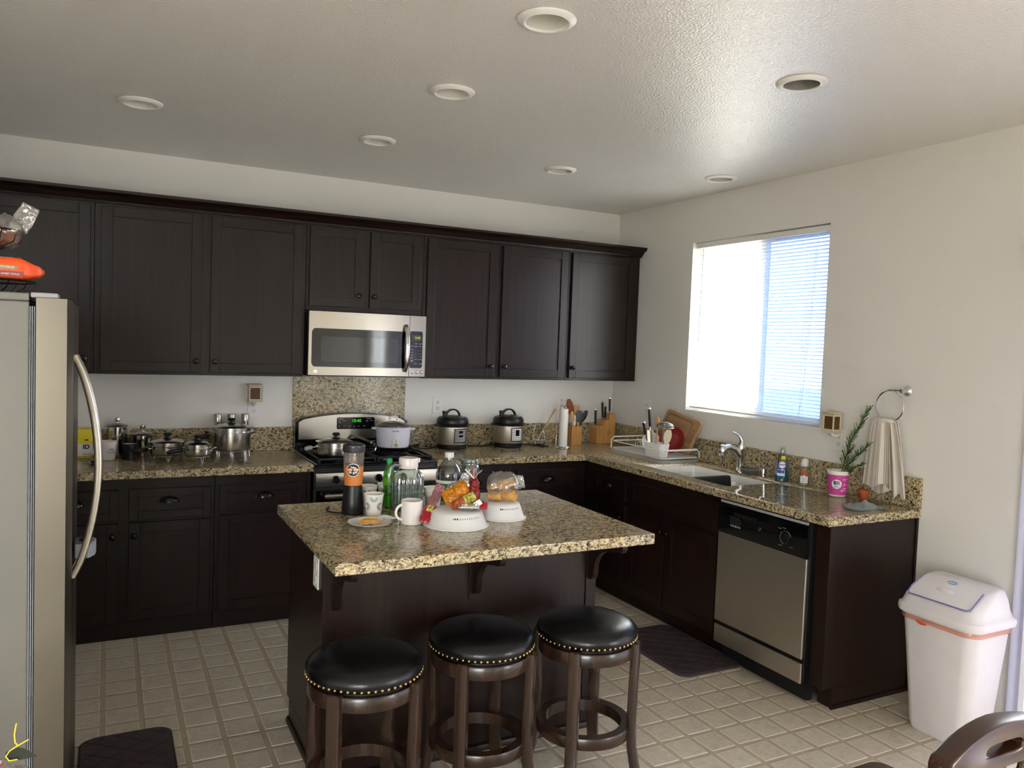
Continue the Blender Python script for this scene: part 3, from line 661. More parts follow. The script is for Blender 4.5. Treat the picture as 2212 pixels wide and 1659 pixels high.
# ================================================================== bar stools
def stool_proto():
    t = thing('bar_stool', 'x', 'stool', (0, 0, 0), group='bar stools at the island')
    lt([(0, .548), (.176, .548), (.185, .553), (.192, .562), (.1945, .574), (.192, .586), (.182, .598), (.160, .609), (.12, .617), (.06, .6215), (0, .623)], 56).build('seat_cushion', M['leather'], t)
    mb = MB()
    for i in range(56):
        a = 2 * PI * i / 56; mb.T = Matrix.Translation((.1915 * math.cos(a), .1915 * math.sin(a), .5605)) @ Matrix.Rotation(a, 4, 'Z') @ Matrix.Rotation(PI / 2, 4, 'Y')
        mb.lathe([(.0052, -.001), (.0050, .0016), (.0030, .0034), (0, .0040)], 8)
    mb.build('nailhead_trim', M['brass'], t, kind='stuff', smooth=60)
    lt([(0, .538), (.168, .538), (.168, .5475), (0, .5475)], 40).build('swivel_plate', M['black'], t)
    lt([(.150, .490), (.183, .490), (.1845, .493), (.1845, .533), (.182, .537), (.150, .537), (.150, .490)], 56).build('apron', M['stoolwood'], t)
    for k in range(4):
        a = PI / 4 + k * PI / 2; mb = MB(); ca, sa = math.cos(a), math.sin(a)
        prof = [(.190, .5455), (.190, .48), (.188, .35), (.186, .22), (.191, .14), (.204, .07), (.222, .0015)]
        rings = []
        for r, z in prof:
            w, dpt = .0215, (.0165 if z > .2 else .0155)
            rings.append([(ca * (r + u) - sa * v, sa * (r + u) + ca * v, z) for u, v in rrect(-dpt, dpt, -w, w, .003, 2)])
        r0 = rings[0]; cx = sum(p[0] for p in r0) / len(r0); cy = sum(p[1] for p in r0) / len(r0)
        rings.insert(0, [(cx + (p[0] - cx) * .72, cy + (p[1] - cy) * .72, .5495) for p in r0])
        loft(mb, rings); mb.build('leg', M['stoolwood'], t, smooth=28)
    lt([(.146, .180), (.180, .180), (.182, .183), (.182, .221), (.180, .224), (.146, .224), (.146, .180)], 56).build('foot_ring', M['stoolwood'], t)
    return t
st = stool_proto(); st.location = (-2.806, -2.700, 0); st['label'] = 'black leather bar stool nearest the fridge, under the island front corner'
s2 = copy_tree(st, None, (-2.345, -2.635, 0)); s2['label'] = 'black leather bar stool in the middle of the three'
s3 = copy_tree(st, None, (-1.925, -2.690, 0)); s3['label'] = 'black leather bar stool nearest the dishwasher, with a bright sheen on its seat'

# ================================================================== microwave
mw = thing('microwave', 'stainless over-the-range microwave with black window', 'microwave', (-2.497, -.400, 1.411))
MWW, MH = .750, .400
def bow(x): return -.018 * (1 - ((x - MWW / 2) / (MWW / 2)) ** 2)
bx(.004, MWW - .004, .030, .378, .004, MH - .003).build('body', M['blackm'], mw, .002)
def curved(x0, x1, z0, z1, off, nm, mat, parent, n=18, th=.028, rad=0.0):
    mb = MB()
    if rad:
        poly = rrect(x0, x1, z0, z1, rad, 6); xs = sorted(set([x0 + (x1 - x0) * i / n for i in range(n + 1)]))
        # fine strip version so that the face follows the bow
        rows = []
        for x in xs:
            d = 0.0
            if x < x0 + rad: d = rad - math.sqrt(max(0, rad ** 2 - (x0 + rad - x) ** 2))
            if x > x1 - rad: d = rad - math.sqrt(max(0, rad ** 2 - (x - x1 + rad) ** 2))
            rows.append((x, z0 + d, z1 - d))
        vs = [(x, bow(x) + off, a) for x, a, b in rows] + [(x, bow(x) + off, b) for x, a, b in rows]; k = len(rows)
        vs += [(x, bow(x) + off + th, a) for x, a, b in rows] + [(x, bow(x) + off + th, b) for x, a, b in rows]
        fs = [(i, i + 1, k + i + 1, k + i) for i in range(k - 1)] + [(2 * k + i, 2 * k + i + 1, i + 1, i) for i in range(k - 1)] + [(k + i, k + i + 1, 3 * k + i + 1, 3 * k + i) for i in range(k - 1)]
        fs += [(0, k, 3 * k, 2 * k), (k - 1, 2 * k - 1, 4 * k - 1, 3 * k - 1)]
        mb.add(vs, fs)
    else:
        pol = [(x0 + (x1 - x0) * i / n, bow(x0 + (x1 - x0) * i / n) + off) for i in range(n + 1)] + [(x1, .03), (x0, .03)]
        mb.prism(pol, 'z', z0, z1)
    return mb.build(nm, mat, parent, smooth=30)
XD = .637
md = curved(0, XD - .0015, .012, MH, 0, 'door', M['steel'], mw)
curved(.012, XD - .012, .058, MH - .098, -.0012, 'window_border', M['steel'], md, 90, .004, .026)
curved(.017, XD - .002, .063, MH - .103, -.0022, 'window_glass', M['blackgl'], md, 90, .004, .024)
mwglass = plain('microwave_window_mesh', '2b2d2c', 0.10, coat=0.4)
curved(.075, XD - .075, .096, MH - .152, -.0030, 'viewing_screen', mwglass, md, 90, .003, .008)
hp = [(XD - .028, bow(XD) - .004, .040), (XD - .028, bow(XD) - .028, .065), (XD - .026, bow(XD) - .040, .13), (XD - .025, bow(XD) - .043, .19), (XD - .026, bow(XD) - .040, .25), (XD - .028, bow(XD) - .028, .318), (XD - .028, bow(XD) - .004, .342)]
hb = MB(); loft(hb, [[(x + u, y + v, z) for u, v in rrect(-.0125, .0125, -.006, .006, .005, 3)] for x, y, z in hp]); hb.build('handle', M['polished'], md, smooth=50)
bgd = MB(); bgd.T = Matrix.Translation((.040, bow(.04) - .001, .034)) @ Matrix.Rotation(PI / 2, 4, 'X'); bgd.lathe([(0, 0), (.0115, 0), (.0115, .002), (0, .003)], 24); bgd.build('badge', M['polished'], md)
text('GE', .011, 'badge_lettering', M['greyp'], md, on_front(.040, bow(.04) - .004, .034))
pc = curved(XD + .0015, MWW, .012, MH, 0, 'control_panel', M['steel'], mw, 8)
curved(XD + .002, MWW - .022, .066, MH - .098, -.0014, 'keypad', M['blackgl'], pc, 40, .003, .014)
curved(XD + .020, MWW - .032, MH - .158, MH - .122, -.0024, 'display', M['lcd'], pc, 6, .002, .002)
text('10:40', .020, 'display_digits', M['lcdtext'], pc, on_front(XD + .050, bow(XD + .05) - .0026, MH - .140))
for r, row in enumerate(('123', '456', '789')):
    for c_, ch in enumerate(row): text(ch, .011, 'key_digit', M['greyp'], pc, on_front(XD + .046 + .0165 * c_, bow(XD + .06) - .0020, .178 - .019 * r))
text('0', .011, 'key_digit', M['greyp'], pc, on_front(XD + .0625, bow(XD + .06) - .0020, .121))
mb = MB()
for cx, cz, w in [(.046, .222, .016), (.074, .222, .016), (.018, .205, .020), (.046, .205, .020), (.074, .205, .016), (.018, .186, .020), (.018, .168, .020), (.018, .150, .016), (.018, .132, .016), (.046, .122, .014), (.078, .122, .014), (.045, .094, .018), (.078, .094, .018)]:
    mb.box(XD + cx - w / 2, XD + cx + w / 2, bow(XD + cx) - .0022, bow(XD + cx) - .0015, cz - .0022, cz + .0022)
mb.box(XD + .012, XD + .025, bow(XD + .02) - .0022, bow(XD + .02) - .0015, .106, .118)
mb.build('key_marks', M['greyp'], pc, smooth=0)
for q in range(3):
    kb_ = MB(); kb_.T = Matrix.Translation((XD + .022 + .033 * q, bow(XD + .03) - .0005, .040)) @ Matrix.Rotation(PI / 2, 4, 'X'); kb_.lathe([(0, 0), (.0085, 0), (.0085, .003), (.006, .005), (0, .0055)], 18); kb_.build('push_button', M['polished'], pc)
bx(.02, MWW - .02, .04, .36, .0, .0035).build('underside', M['greyp'], mw, smooth=0)

# ================================================================== range
rg = thing('gas_range', 'stainless and black gas range between the counters', 'range', (-2.499, 0, 0)); RW = .756
bx(0, RW, -.628, -.022, .06, .896).build('body', M['black'], rg, .002)
bx(.01, RW - .01, -.58, -.05, .0015, .0595).build('plinth', M['blackm'], rg)
ck = MB(); ck.box(0, RW, -.668, -.022, .8965, .906); ck.box(0, RW, -.668, -.630, .906, .920); ck.box(0, .018, -.63, -.10, .906, .920); ck.box(RW - .018, RW, -.63, -.10, .906, .920)
ck.build('cooktop', M['blackgl'], rg, .003)
cpn = MB().prism([(-.6285, .790), (-.672, .790), (-.676, .80), (-.664, .862), (-.6285, .866)], 'x', .002, RW - .002).build('control_panel', M['steel'], rg)
for q, x in enumerate((.118, .225, .378, .531, .638)):
    kk = MB(); kk.T = Matrix.Translation((x, -.671, .826)) @ Matrix.Rotation(PI / 2 + .17, 4, 'X')
    kk.lathe([(0, -.002), (.0225, -.002), (.0225, .006), (.019, .010), (.017, .024), (.0155, .027), (0, .028)], 24); kk.box(-.005, .005, -.017, .017, .020, .033)
    kk.build('burner_knob', M['black'], rg, smooth=30)
bx(.004, RW - .004, -.650, -.629, .765, .789).build('vent_strip', M['blackm'], rg)
od = bx(.004, RW - .004, -.668, -.629, .235, .764).build('oven_door', M['steel'], rg, .004)
bx(.004, RW - .004, -.6695, -.6682, .60, .764).build('door_top_band', M['blackgl'], od)
bx(.12, RW - .12, -.6700, -.6683, .33, .56).build('oven_window', M['blackgl'], od)
hh = MB(); hh.tube([(.045, -.712, .737), (.07, -.716, .737), (RW - .07, -.716, .737), (RW - .045, -.712, .737)], .0135, 12)
for x in (.075, RW - .075): hh.box(x - .012, x + .012, -.712, -.668, .729, .745)
hh.build('handle', M['steel'], od, smooth=40)
bx(.004, RW - .004, -.664, -.629, .075, .225).build('storage_drawer', M['steel'], rg, .004)
def topz(x): return 1.165 - .045 * ((x - RW / 2) / (RW / 2)) ** 2
nb = 24
poly = [(0, .921), (RW, .921)] + [(RW - RW * i / nb, topz(RW - RW * i / nb) - (.018 * (1 - math.sin(min(1, min(i, nb - i) / 1.5) * PI / 2)))) for i in range(nb + 1)]
bgd = MB().prism([(x, z) for x, z in poly], 'y', -.086, -.026).build('backguard', M['blackgl'], rg, smooth=20)
fp = [(.022, .990), (RW - .022, .990)] + [((RW - .022) - (RW - .044) * i / nb, topz((RW - .022) - (RW - .044) * i / nb) - .012 - (.012 if i in (0, nb) else 0)) for i in range(nb + 1)]
fpo = MB().prism(fp, 'y', -.0885, -.0865).build('faceplate', M['steel'], bgd, smooth=0)
MB().prism(rrect(.262, .528, 1.048, 1.136, .014), 'y', -.0905, -.0887).build('display_bezel', M['steel'], bgd)
dp = MB().prism(rrect(.267, .523, 1.053, 1.131, .011), 'y', -.0915, -.0906).build('display_panel', M['blackgl'], bgd)
text('10:40', .030, 'clock_digits', M['ledgreen'], bgd, on_front(.398, -.0917, 1.108))
mb = MB()
for x, z, w in ((.292, 1.121, .036), (.285, 1.108, .016), (.315, 1.108, .020), (.288, 1.096, .016), (.285, 1.074, .012), (.318, 1.076, .014), (.352, 1.073, .016), (.385, 1.071, .014), (.415, 1.073, .012), (.452, 1.073, .014), (.482, 1.121, .032), (.472, 1.106, .014), (.502, 1.108, .018)): mb.box(x - w / 2, x + w / 2, -.0919, -.0916, z - .0016, z + .0016)
mb.build('panel_marks', M['greyp'], bgd, smooth=0)
bb = MB(); bb.T = Matrix.Translation((.398, -.0886, 1.026)) @ Matrix.Rotation(PI / 2, 4, 'X'); bb.lathe([(.0065, 0), (.0095, 0), (.0095, .0012), (.0065, .0012), (.0065, 0)], 20); bb.build('badge', M['greyp'], bgd)
text('GE', .009, 'badge_lettering', M['blackm'], bgd, on_front(.398, -.0890, 1.026))
for x0 in (.030, .388):
    g = MB(); x1 = x0 + .338; y0, y1 = -.620, -.110; z = .9385
    for x in (x0, x1): g.box(x - .005, x + .005, y0, y1, z - .006, z + .006)
    for y in (y0, (y0 + y1) / 2, y1): g.box(x0, x1, y - .005, y + .005, z - .006, z + .006)
    for cy in (y0 + .13, y1 - .13):
        cx = (x0 + x1) / 2
        for a in range(4):
            d = Vector((math.cos(a * PI / 2 + PI / 4), math.sin(a * PI / 2 + PI / 4), 0)); g.tube([Vector((cx, cy, z)) + d * .03, Vector((cx, cy, z)) + d * .155], .0045, 6)
    for x in (x0, x1):
        for y in (y0, y1): g.box(x - .006, x + .006, y - .006, y + .006, .9065, z)
    g.build('grate', M['iron'], rg, .0015, 1)
    for cy in (y0 + .13, y1 - .13): lt([(0, .9065), (.045, .9065), (.045, .914), (.038, .920), (.036, .928), (0, .930)], 24, ((x0 + x1) / 2, cy, 0)).build('burner', M['iron'], rg)

# ================================================================== dishwasher
dw = thing('dishwasher', 'stainless dishwasher with black control panel at the counter end', 'dishwasher', (-.61, -1.983, 0), -PI / 2); DW = .620
bx(.006, DW - .006, .002, .56, .095, .862).build('tub', M['blackm'], dw)
bx(.002, DW - .002, -.024, .0015, .095, .868).build('surround', M['black'], dw, .001)
o = bx(.008, DW - .012, -.038, -.0245, .213, .693).build('door', M['steelv'], dw, .003)
cpd = MB().prism([(-.0245, .694), (-.041, .694), (-.043, .70), (-.037, .848), (-.0245, .850)], 'x', .008, DW - .012).build('control_panel', M['blackgl'], dw)
bx(.012, DW - .02, -.034, -.0245, .853, .866).build('top_strip', M['greyp'], dw, .001)
bx(.008, DW - .012, -.036, -.0245, .095, .192).build('access_panel', M['steelv'], dw, .003)
bx(.02, DW - .02, .02, .06, .0015, .094).build('toe_panel', M['blackm'], dw)
hd = MB(); hd.box(.125, .285, -.048, -.041, .800, .818); hd.build('latch_handle', M['black'], cpd, .003)
MB().prism([(.095, .795), (.165, .795), (.185, .775), (.165, .735), (.110, .735), (.100, .76)], 'y', -.0445, -.0425).build('button_plate', M['blackm'], cpd)
mb = MB()
for i in range(5): mb.box(.104 + .016 * i, .114 + .016 * i, -.0462, -.0447, .742, .750)
mb.build('cycle_button', M['greyp'], cpd, .001)
dl = MB(); dl.T = Matrix.Translation((.478, -.0412, .766)) @ Matrix.Rotation(PI / 2, 4, 'X'); dl.lathe([(0, 0), (.026, 0), (.026, .004), (.023, .012), (0, .013)], 28); dl.box(-.004, .004, -.022, .022, .012, .020); dl.build('cycle_dial', M['black'], cpd, smooth=30)
mb = MB()
for a0, a1 in ((.3, 2.0), (2.3, 4.4)): mb.tube([(.478 + .034 * math.cos(a0 + (a1 - a0) * i / 12), -.0425, .766 + .034 * math.sin(a0 + (a1 - a0) * i / 12)) for i in range(13)], .0010, 5)
for x, z, w in ((.440, .806, .02), (.468, .812, .02), (.515, .728, .022), (.445, .724, .022)): mb.box(x - w / 2, x + w / 2, -.0432, -.0415, z - .001, z + .001)
mb.build('dial_marks', M['greyp'], cpd)
bd = MB(); bd.T = Matrix.Translation((.305, -.0405, .770)) @ Matrix.Rotation(PI / 2, 4, 'X'); bd.lathe([(0, 0), (.0105, 0), (.0105, .0015), (0, .002)], 24); bd.build('badge', M['polished'], cpd)
text('GE', .010, 'badge_lettering', M['blackm'], cpd, on_front(.305, -.0427, .770))

# ================================================================== refrigerator
fr = thing('refrigerator', 'stainless two-door refrigerator with curved handles at the left edge', 'refrigerator')
FX, FY0, FY1, FH = -3.670, -2.720, -1.812, 1.742
bx(-4.46, FX - .095, FY0 + .002, FY1 - .002, .03, FH - .022).build('cabinet_body', M['fgrey'], fr, .004)
bx(-4.46, FX - .095, FY0 + .002, FY1 - .002, FH - .0215, FH).build('top_cap', M['fgrey'], fr, .003)
bx(-4.40, FX - .12, FY0 + .03, FY1 - .03, .0015, .0295).build('base_grille', M['blackm'], fr)
mb = MB()
for q in range(3): mb.box(FX - .0945 + .005 * q, FX - .0915 + .005 * q, FY0 + .006 + .0015 * q, FY1 - .006, .04, FH - .035)
mb.build('door_gasket', M['gasket'], fr, .0008)
YM = (FY0 + FY1) / 2
def fdoor(y0, y1, z0, z1, nm):
    # gently crowned stainless front
    mb = MB(); n = 12; pol = [(FX - .079, y0), (FX - .006, y0)] + [(FX - .006 + .006 * math.sin(PI * i / n) ** .5, y0 + (y1 - y0) * i / n) for i in range(1, n)] + [(FX - .006, y1), (FX - .079, y1)]
    mb.prism(pol, 'z', z0, z1); return mb.build(nm, M['fsteel'], fr, smooth=25)
d1 = fdoor(FY0, YM - .003, .055, FH - .012, 'door'); d2 = fdoor(YM + .003, FY1, .055, FH - .012, 'door')
for d, s_ in ((d1, -1), (d2, 1)):
    yh = YM + s_ * .045; pts = []
    for i in range(17):
        u = i / 16; z = .845 + .72 * u; pts.append((FX - .002 + .072 * math.sin(PI * u) ** .75, yh, z))
    hb = MB(); loft(hb, [[(x + a, y + b, z) for a, b in rrect(-.012, .012, -.014, .014, .008, 4)] for x, y, z in pts]); hb.build('handle', M['steel'], d, smooth=50)
for y0, y1 in ((FY0 + .004, FY0 + .10), (FY1 - .10, FY1 - .004)):
    mb = MB(); mb.box(FX - .092, FX - .028, y0, y1, FH - .0115, FH + .002); mb.build('hinge_cover', M['greyp'], fr, .003)
mb = MB(); mb.T = Matrix.Translation((FX + .034, YM, .930)); mb.prism([(-.030, -.050), (.012, -.058), (.030, -.02), (.032, .02), (.014, .058), (-.030, .05), (-.034, .0)], 'z', -.024, .024)
lk = mb.build('handle_lock', M['gasket'], d1, .004, label='grey plastic lock bracket clipped to the door handles')
mb = MB(); mb.T = Matrix.Translation((FX + .034, YM, .930)); mb.ring(.016, .003, .026, 24, 6); mb.ring(.009, .002, .026, 20, 6); mb.build('lock_dial', M['blackm'], d1)

# ================================================================== trash bin
tr = thing('trash_bin', 'white swing-lid plastic trash bin beside the counter end', 'trash bin', (-.243, -3.066, 0))
def rrw(w, d, r, z, bulge=0.0, n=6):
    out = []
    for x, y in rrect(-d / 2, d / 2, -w / 2, w / 2, r, n):
        k = 1 - (2 * y / w) ** 2; xx = x - (bulge * k if x < 0 else 0); yy = y - (bulge * .6 * (1 - (2 * x / d) ** 2) if y < 0 else 0); out.append((xx, yy, z))
    return out
mb = MB(); loft(mb, [rrw(.262, 0.190, .045, .0015, .012), rrw(.275, 0.203, .045, .03, .014), rrw(.330, 0.260, .045, .44, .018), rrw(.342, 0.272, .045, .515, .018), rrw(.350, 0.280, .045, .52, .018), rrw(.350, 0.280, .045, .528, .018)]); mb.build('body', M['binwhite'], tr, smooth=40)
mb = MB(); loft(mb, [rrw(.352, 0.282, .047, .500, .019), rrw(.355, 0.285, .047, .503, .020), rrw(.355, 0.285, .047, .512, .020), rrw(.352, 0.282, .047, .520, .019)], False, False)
mb.build('bag_edge', M['bagred'], tr, smooth=40)
tb([(-.166, .070, .508), (-.168, .045, .502), (-.169, .020, .504)], [.003, .006, .003], 8).build('drawstring', M['redtab'], tr)
lidr = [rrw(.376, 0.305, .05, .530, .020), rrw(.384, 0.313, .05, .545, .021), rrw(.380, 0.309, .05, .562, .020), rrw(.362, 0.287, .05, .568, .018), rrw(.350, 0.265, .055, .600, .014)]
def shift(r, dx, f=1.0): return [(x * f + dx, y, z + 0) for x, y, z in r]
mb = MB(); ld = lidr + [shift(rrw(.338, .200, .05, .640, .008), .024), shift(rrw(.318, .125, .045, .672, .004), .050), shift(rrw(.300, .070, .03, .682, 0), .066)]
loft(mb, ld, False, True); lid = mb.build('lid', M['binwhite'], tr, smooth=50)
# the swing flap lies on the sloping front of the lid
def on_lid(u, v, h=.0): # u along y (-1..1), v up the slope 0..1
    x = -.136 + .160 * v; z = .598 + .083 * math.sin(v * PI / 2 * .98); return (x - .35 * h, u * (.150 - .015 * v), z + h)
mb = MB(); mb.grid(lambda a, b: on_lid(2 * a - 1, .03 + .94 * b, .004 + .006 * (1 - (2 * a - 1) ** 2)), 12, 10); mb.build('flap', M['binwhite'], lid, smooth=60)
tb([on_lid(-1, .62, .006), on_lid(-1, .25, .008), on_lid(-.97, .08, .008), on_lid(-.88, .02, .009), on_lid(0, .0, .013), on_lid(.88, .02, .009), on_lid(.97, .08, .008), on_lid(1, .25, .008), on_lid(1, .62, .006)], .0030, 6).build('flap_seam', M['binpurple'], lid)
mb = MB(); mb.ball(on_lid(0, .36, .006), .034, 24, 12, (.42, 1.25, .42)); mb.build('thumb_grip', M['binwhite'], lid, smooth=70)
mb = MB(); mb.grid(lambda a, b: on_lid(.16 * (2 * a - 1) * math.sqrt(max(.02, 1 - (2 * b - 1) ** 2)), .60 + .13 * b, .0125), 10, 6); mb.build('brand_sticker', M['ltblue'], lid, smooth=60)
tb([on_lid(-.10 + .02 * i, .64 + .012 * math.sin(i * 1.9), .0135) for i in range(11)], .0012, 5).build('sticker_script', M['whitep'], lid)

# ================================================================== floor mats
def mat_obj(label, x0, x1, y0, y1, r=.06):
    t = thing('floor_mat', label, 'mat', ((x0 + x1) / 2, (y0 + y1) / 2, 0)); w, d = (x1 - x0) / 2, (y1 - y0) / 2
    mb = MB(); loft(mb, [rr3(-w, w, -d, d, r, .0016, 6), rr3(-w, w, -d, d, r, .009, 6), rr3(-w + .008, w - .008, -d + .008, d - .008, r, .0145, 6)]); mb.build('pad', M['mat'], t, smooth=25)
    mb = MB(); s = .098; k = -int((w + d) / s) - 1
    while k * s < w + d:
        for sg in (1, -1):
            pts = []
            for i in range(41):
                x = -w + .02 + (2 * w - .04) * i / 40; y = sg * x * .8 + k * s
                if abs(y) < d - .02: pts.append((x, y, .0147))
            if len(pts) > 2: mb.tube([pts[0], pts[-1]], .0022, 5)
        k += 1
    mb.build('quilt_seam', M['matseam'], t); return t
mat_obj('dark brown cushioned mat on the floor before the sink cabinet', -.985, -.575, -2.155, -1.50)
mat_obj('dark brown quilted mat on the floor in front of the fridge', -3.662, -3.325, -2.60, -1.700)

# ================================================================== dining chair (bottom right corner)
ch = thing('dining_chair', 'dark glossy wooden chair with a slotted top rail, bottom right', 'chair', (-1.755, -4.14, 0), math.radians(1))
def railx(u): return -.245 + .49 * u
mb = MB(); zt = lambda x: .834 - .040 * (abs(x) / .235) ** 1.7; zb = lambda x: .728 + .016 * (x / .235) ** 2
slot = rrect(-.062, .062, .800, .826, .013, 6); nrim = 28
outer = []
for i in range(nrim):  # outline sampled by angle round the slot
    a = 2 * PI * i / nrim; dx, dz = math.cos(a), math.sin(a) * .30; t_ = 0
    for k in range(400):
        t_ = k * .00065; x, z = t_ * dx, .782 + t_ * dz
        if abs(x) > .235 or z > zt(x) or z < zb(x): break
    outer.append((t_ * dx, .782 + t_ * dz))
inner = [(.0 + (.072 * math.copysign(abs(math.cos(2 * PI * i / nrim)) ** .5, math.cos(2 * PI * i / nrim))), .776 + .014 * math.copysign(abs(math.sin(2 * PI * i / nrim)) ** .7, math.sin(2 * PI * i / nrim))) for i in range(nrim)]
bend = lambda x: .020 * (x / .235) ** 2
vs = []
for yy in (-.026, .026):
    vs += [(x, yy - bend(x), z) for x, z in outer] + [(x, yy - bend(x), z) for x, z in inner]
fs = []; k = nrim
for i in range(k):
    j = (i + 1) % k
    fs += [(i, j, k + j, k + i), (2 * k + i, 2 * k + j, 3 * k + j, 3 * k + i), (i, j, 2 * k + j, 2 * k + i), (k + i, k + j, 3 * k + j, 3 * k + i)]
mb.add(vs, fs); mb.build('top_rail', M['chairwood'], ch, .006, 3, smooth=40)
for s_ in (-1, 1):
    tb([(s_ * .205, -.018, .760), (s_ * .212, -.012, .73), (s_ * .232, .0, .68), (s_ * .215, .02, .58), (s_ * .195, .03, .46), (s_ * .198, .0, .25), (s_ * .205, -.05, .0015)], [.020, .022, .020, .018, .020, .018, .016], 12).build('back_leg', M['chairwood'], ch, smooth=60)
    tb([(s_ * .20, .42, .44), (s_ * .203, .425, .22), (s_ * .206, .43, .0015)], [.021, .019, .015], 12).build('front_leg', M['chairwood'], ch, smooth=60)
MB().prism(rrect(-.225, .225, .0, .45, .05), 'z', .441, .470).build('seat', M['chairwood'], ch, .008, 3)
for x in (-.11, -.037, .037, .11): tb([(x, .024, .47), (x * 1.05, .010, .62), (x * 1.12, -.004, .742)], .008, 8).build('back_spindle', M['chairwood'], ch)
for s_ in (-1, 1): tb([(s_ * .199, .015, .2), (s_ * .203, .42, .2)], .010, 8).build('stretcher', M['chairwood'], ch)

# ================================================================== outlets and wax warmers
def outlet(label, loc, rz):
    t = thing('wall_outlet', label, 'outlet', loc, rz)
    o = bx(-.036, .036, -.0055, -.0006, -.058, .058).build('cover_plate', M['white'], t, .002)
    for z in (-.02, .02):
        q = MB().prism(rrect(-.0165, .0165, z - .0145, z + .0145, .009), 'y', -.0075, -.0056).build('receptacle', M['ceramic'], t, .0005)
        mb = MB(); mb.box(-.0075, -.0055, -.0080, -.0074, z - .002, z + .007); mb.box(.0055, .0075, -.0080, -.0074, z - .002, z + .007); mb.prism([(.003 * math.cos(a * PI / 4), z - .008 + .003 * math.sin(a * PI / 4)) for a in range(8)], 'y', -.0080, -.0074)
        mb.build('slots', M['ring_rubber'], q, smooth=0)
    return t
outlet('white wall outlet under the wax warmer above the pots', (-2.745, 0, 1.190), 0)
outlet('white wall outlet right of the range above the first pressure cooker', (-1.490, 0, 1.203), 0)
outlet('white wall outlet behind the paper towel roll', (-.471, 0, 1.219), 0)
outlet('white wall outlet left of the cutting board on the window wall', (0, -.460, 1.221), -PI / 2)
outlet('white wall plate partly behind the cutting board', (0, -.790, 1.199), -PI / 2)
outlet('white wall outlet right of the window with a warmer plugged in', (0, -2.196, 1.195), -PI / 2)
def warmer(label, loc, rz):
    t = thing('wax_warmer', label, 'wax warmer', loc, rz); w = .033
    mb = MB()
    for s in (-1, 1):
        for q in (-1, 1): mb.box(s * w - .004, s * w + .004, q * .027 - .004, q * .027 + .004, .008, .082)
    mb.box(-w - .004, w + .004, -.031, .031, .0, .010); mb.box(-w - .004, w + .004, -.031, .031, .080, .090)
    mb.build('lantern_frame', M['wax'], t, .0015, 1)
    bx(-w + .002, w - .002, -.024, .024, .0102, .0798).build('lantern_pane', M['waxdark'], t)
    loft(MB(), [rr3(-w - .010, w + .010, -.037, .037, .004, -.008), rr3(-w - .004, w + .004, -.031, .031, .004, -.0005)]).build('base_plate', M['wax'], t)
    loft(MB(), [rr3(-w - .003, w + .003, -.030, .030, .003, .0905), rr3(-w - .010, w + .010, -.037, .037, .004, .098), rr3(-w - .010, w + .010, -.037, .037, .004, .103)]).build('wax_dish', M['wax'], t)
    tb([(0, .0, -.008), (0, .012, -.022), (0, .035, -.026), (0, .050, -.022)], [.010, .012, .012, .013], 12).build('plug', M['white'], t)
    return t
warmer('beige lantern wax warmer plugged in above the pots', (-2.752, -.062, 1.241), 0)
warmer('beige lantern wax warmer plugged in right of the window', (-.064, -2.193, 1.246), -PI / 2)

# ================================================================== left counter
def canister(label, loc, r, h, hk):
    t = thing('canister', label, 'canister', loc)
    lt([(0, .0006), (r - .003, .0006), (r - .001, .004), (r - .001, h - .012), (r - .003, h - .012)], 40).build('body', M['polished'], t)
    l = lt([(0, h - .0115), (r + .003, h - .0115), (r + .004, h - .006), (r + .001, h - .002), (r * .6, h + .006), (r * .25, h + .010), (.010, h + .011)], 40).build('lid', M['steel'], t)
    lt([(0, h + .009), (.010, h + .010), (.0085, h + .016), (.012, h + .020), (.0165, h + .028), (.015, hk - .004), (.008, hk), (0, hk)], 24).build('knob', M['polished'], l)
canister('tall steel canister with ball knob behind the white mug', (-3.522, -.092, CT), .054, .188, .230)
canister('shorter steel canister with ball knob behind the black mug', (-3.386, -.092, CT), .053, .136, .187)
def mug(label, loc, r, h, mat, inner, ha, taper=0.0):
    t = thing('mug', label, 'mug', loc); rb = r - taper
    lt([(0, .0006), (rb - .003, .0006), (rb, .004), (r, h - .002), (r - .0015, h), (r - .0035, h - .002), (rb - .004, .008), (0, .006)], 36).build('body', mat, t)
    lt([(0, .0075), (rb - .005, .0085), (r - .0045, h - .004)], 32).build('inside', inner, t)
    ca, sa = math.cos(ha), math.sin(ha); R = h * .30
    tb([((r - .003 + R * math.sin(PI * i / 12)) * ca, (r - .003 + R * math.sin(PI * i / 12)) * sa, h * .52 + R * 1.05 * math.cos(PI * i / 12)) for i in range(13)], .0055, 8).build('handle', mat, t)
    return t
m1 = mug('large white mug with faint blue writing on the left counter', (-3.568, -.204, CT), .047, .108, M['ceramic'], M['ceramic'], math.radians(190), .011)
for q, (z_, n_) in enumerate(((.064, 16), (.046, 26))):
    f = on_cyl(.0432 + (z_ - .05) * .10, math.radians(-66), z_, .10); tb([f(-.0009 * n_ + .0018 * i, .006 * math.sin(i * 1.7) * (1 + .5 * math.sin(i * .9)), .0006) for i in range(n_)], .0009, 5).build('script_print', M['ltblue'], m1)
mug('small black mug beside the white mug', (-3.458, -.205, CT), .0395, .092, M['black'], M['ceramic'], math.radians(60))
yb = thing('yellow_package', 'yellow food package with black letters behind the fridge handle', 'package', (-3.700, -.095, CT))
bx(-.055, .055, -.03, .03, .0006, .168).build('pouch', M['yellowp'], yb, .006)
bx(-.054, .054, -.0312, -.0302, .015, .085).build('label_band', M['whitep'], yb, .002)
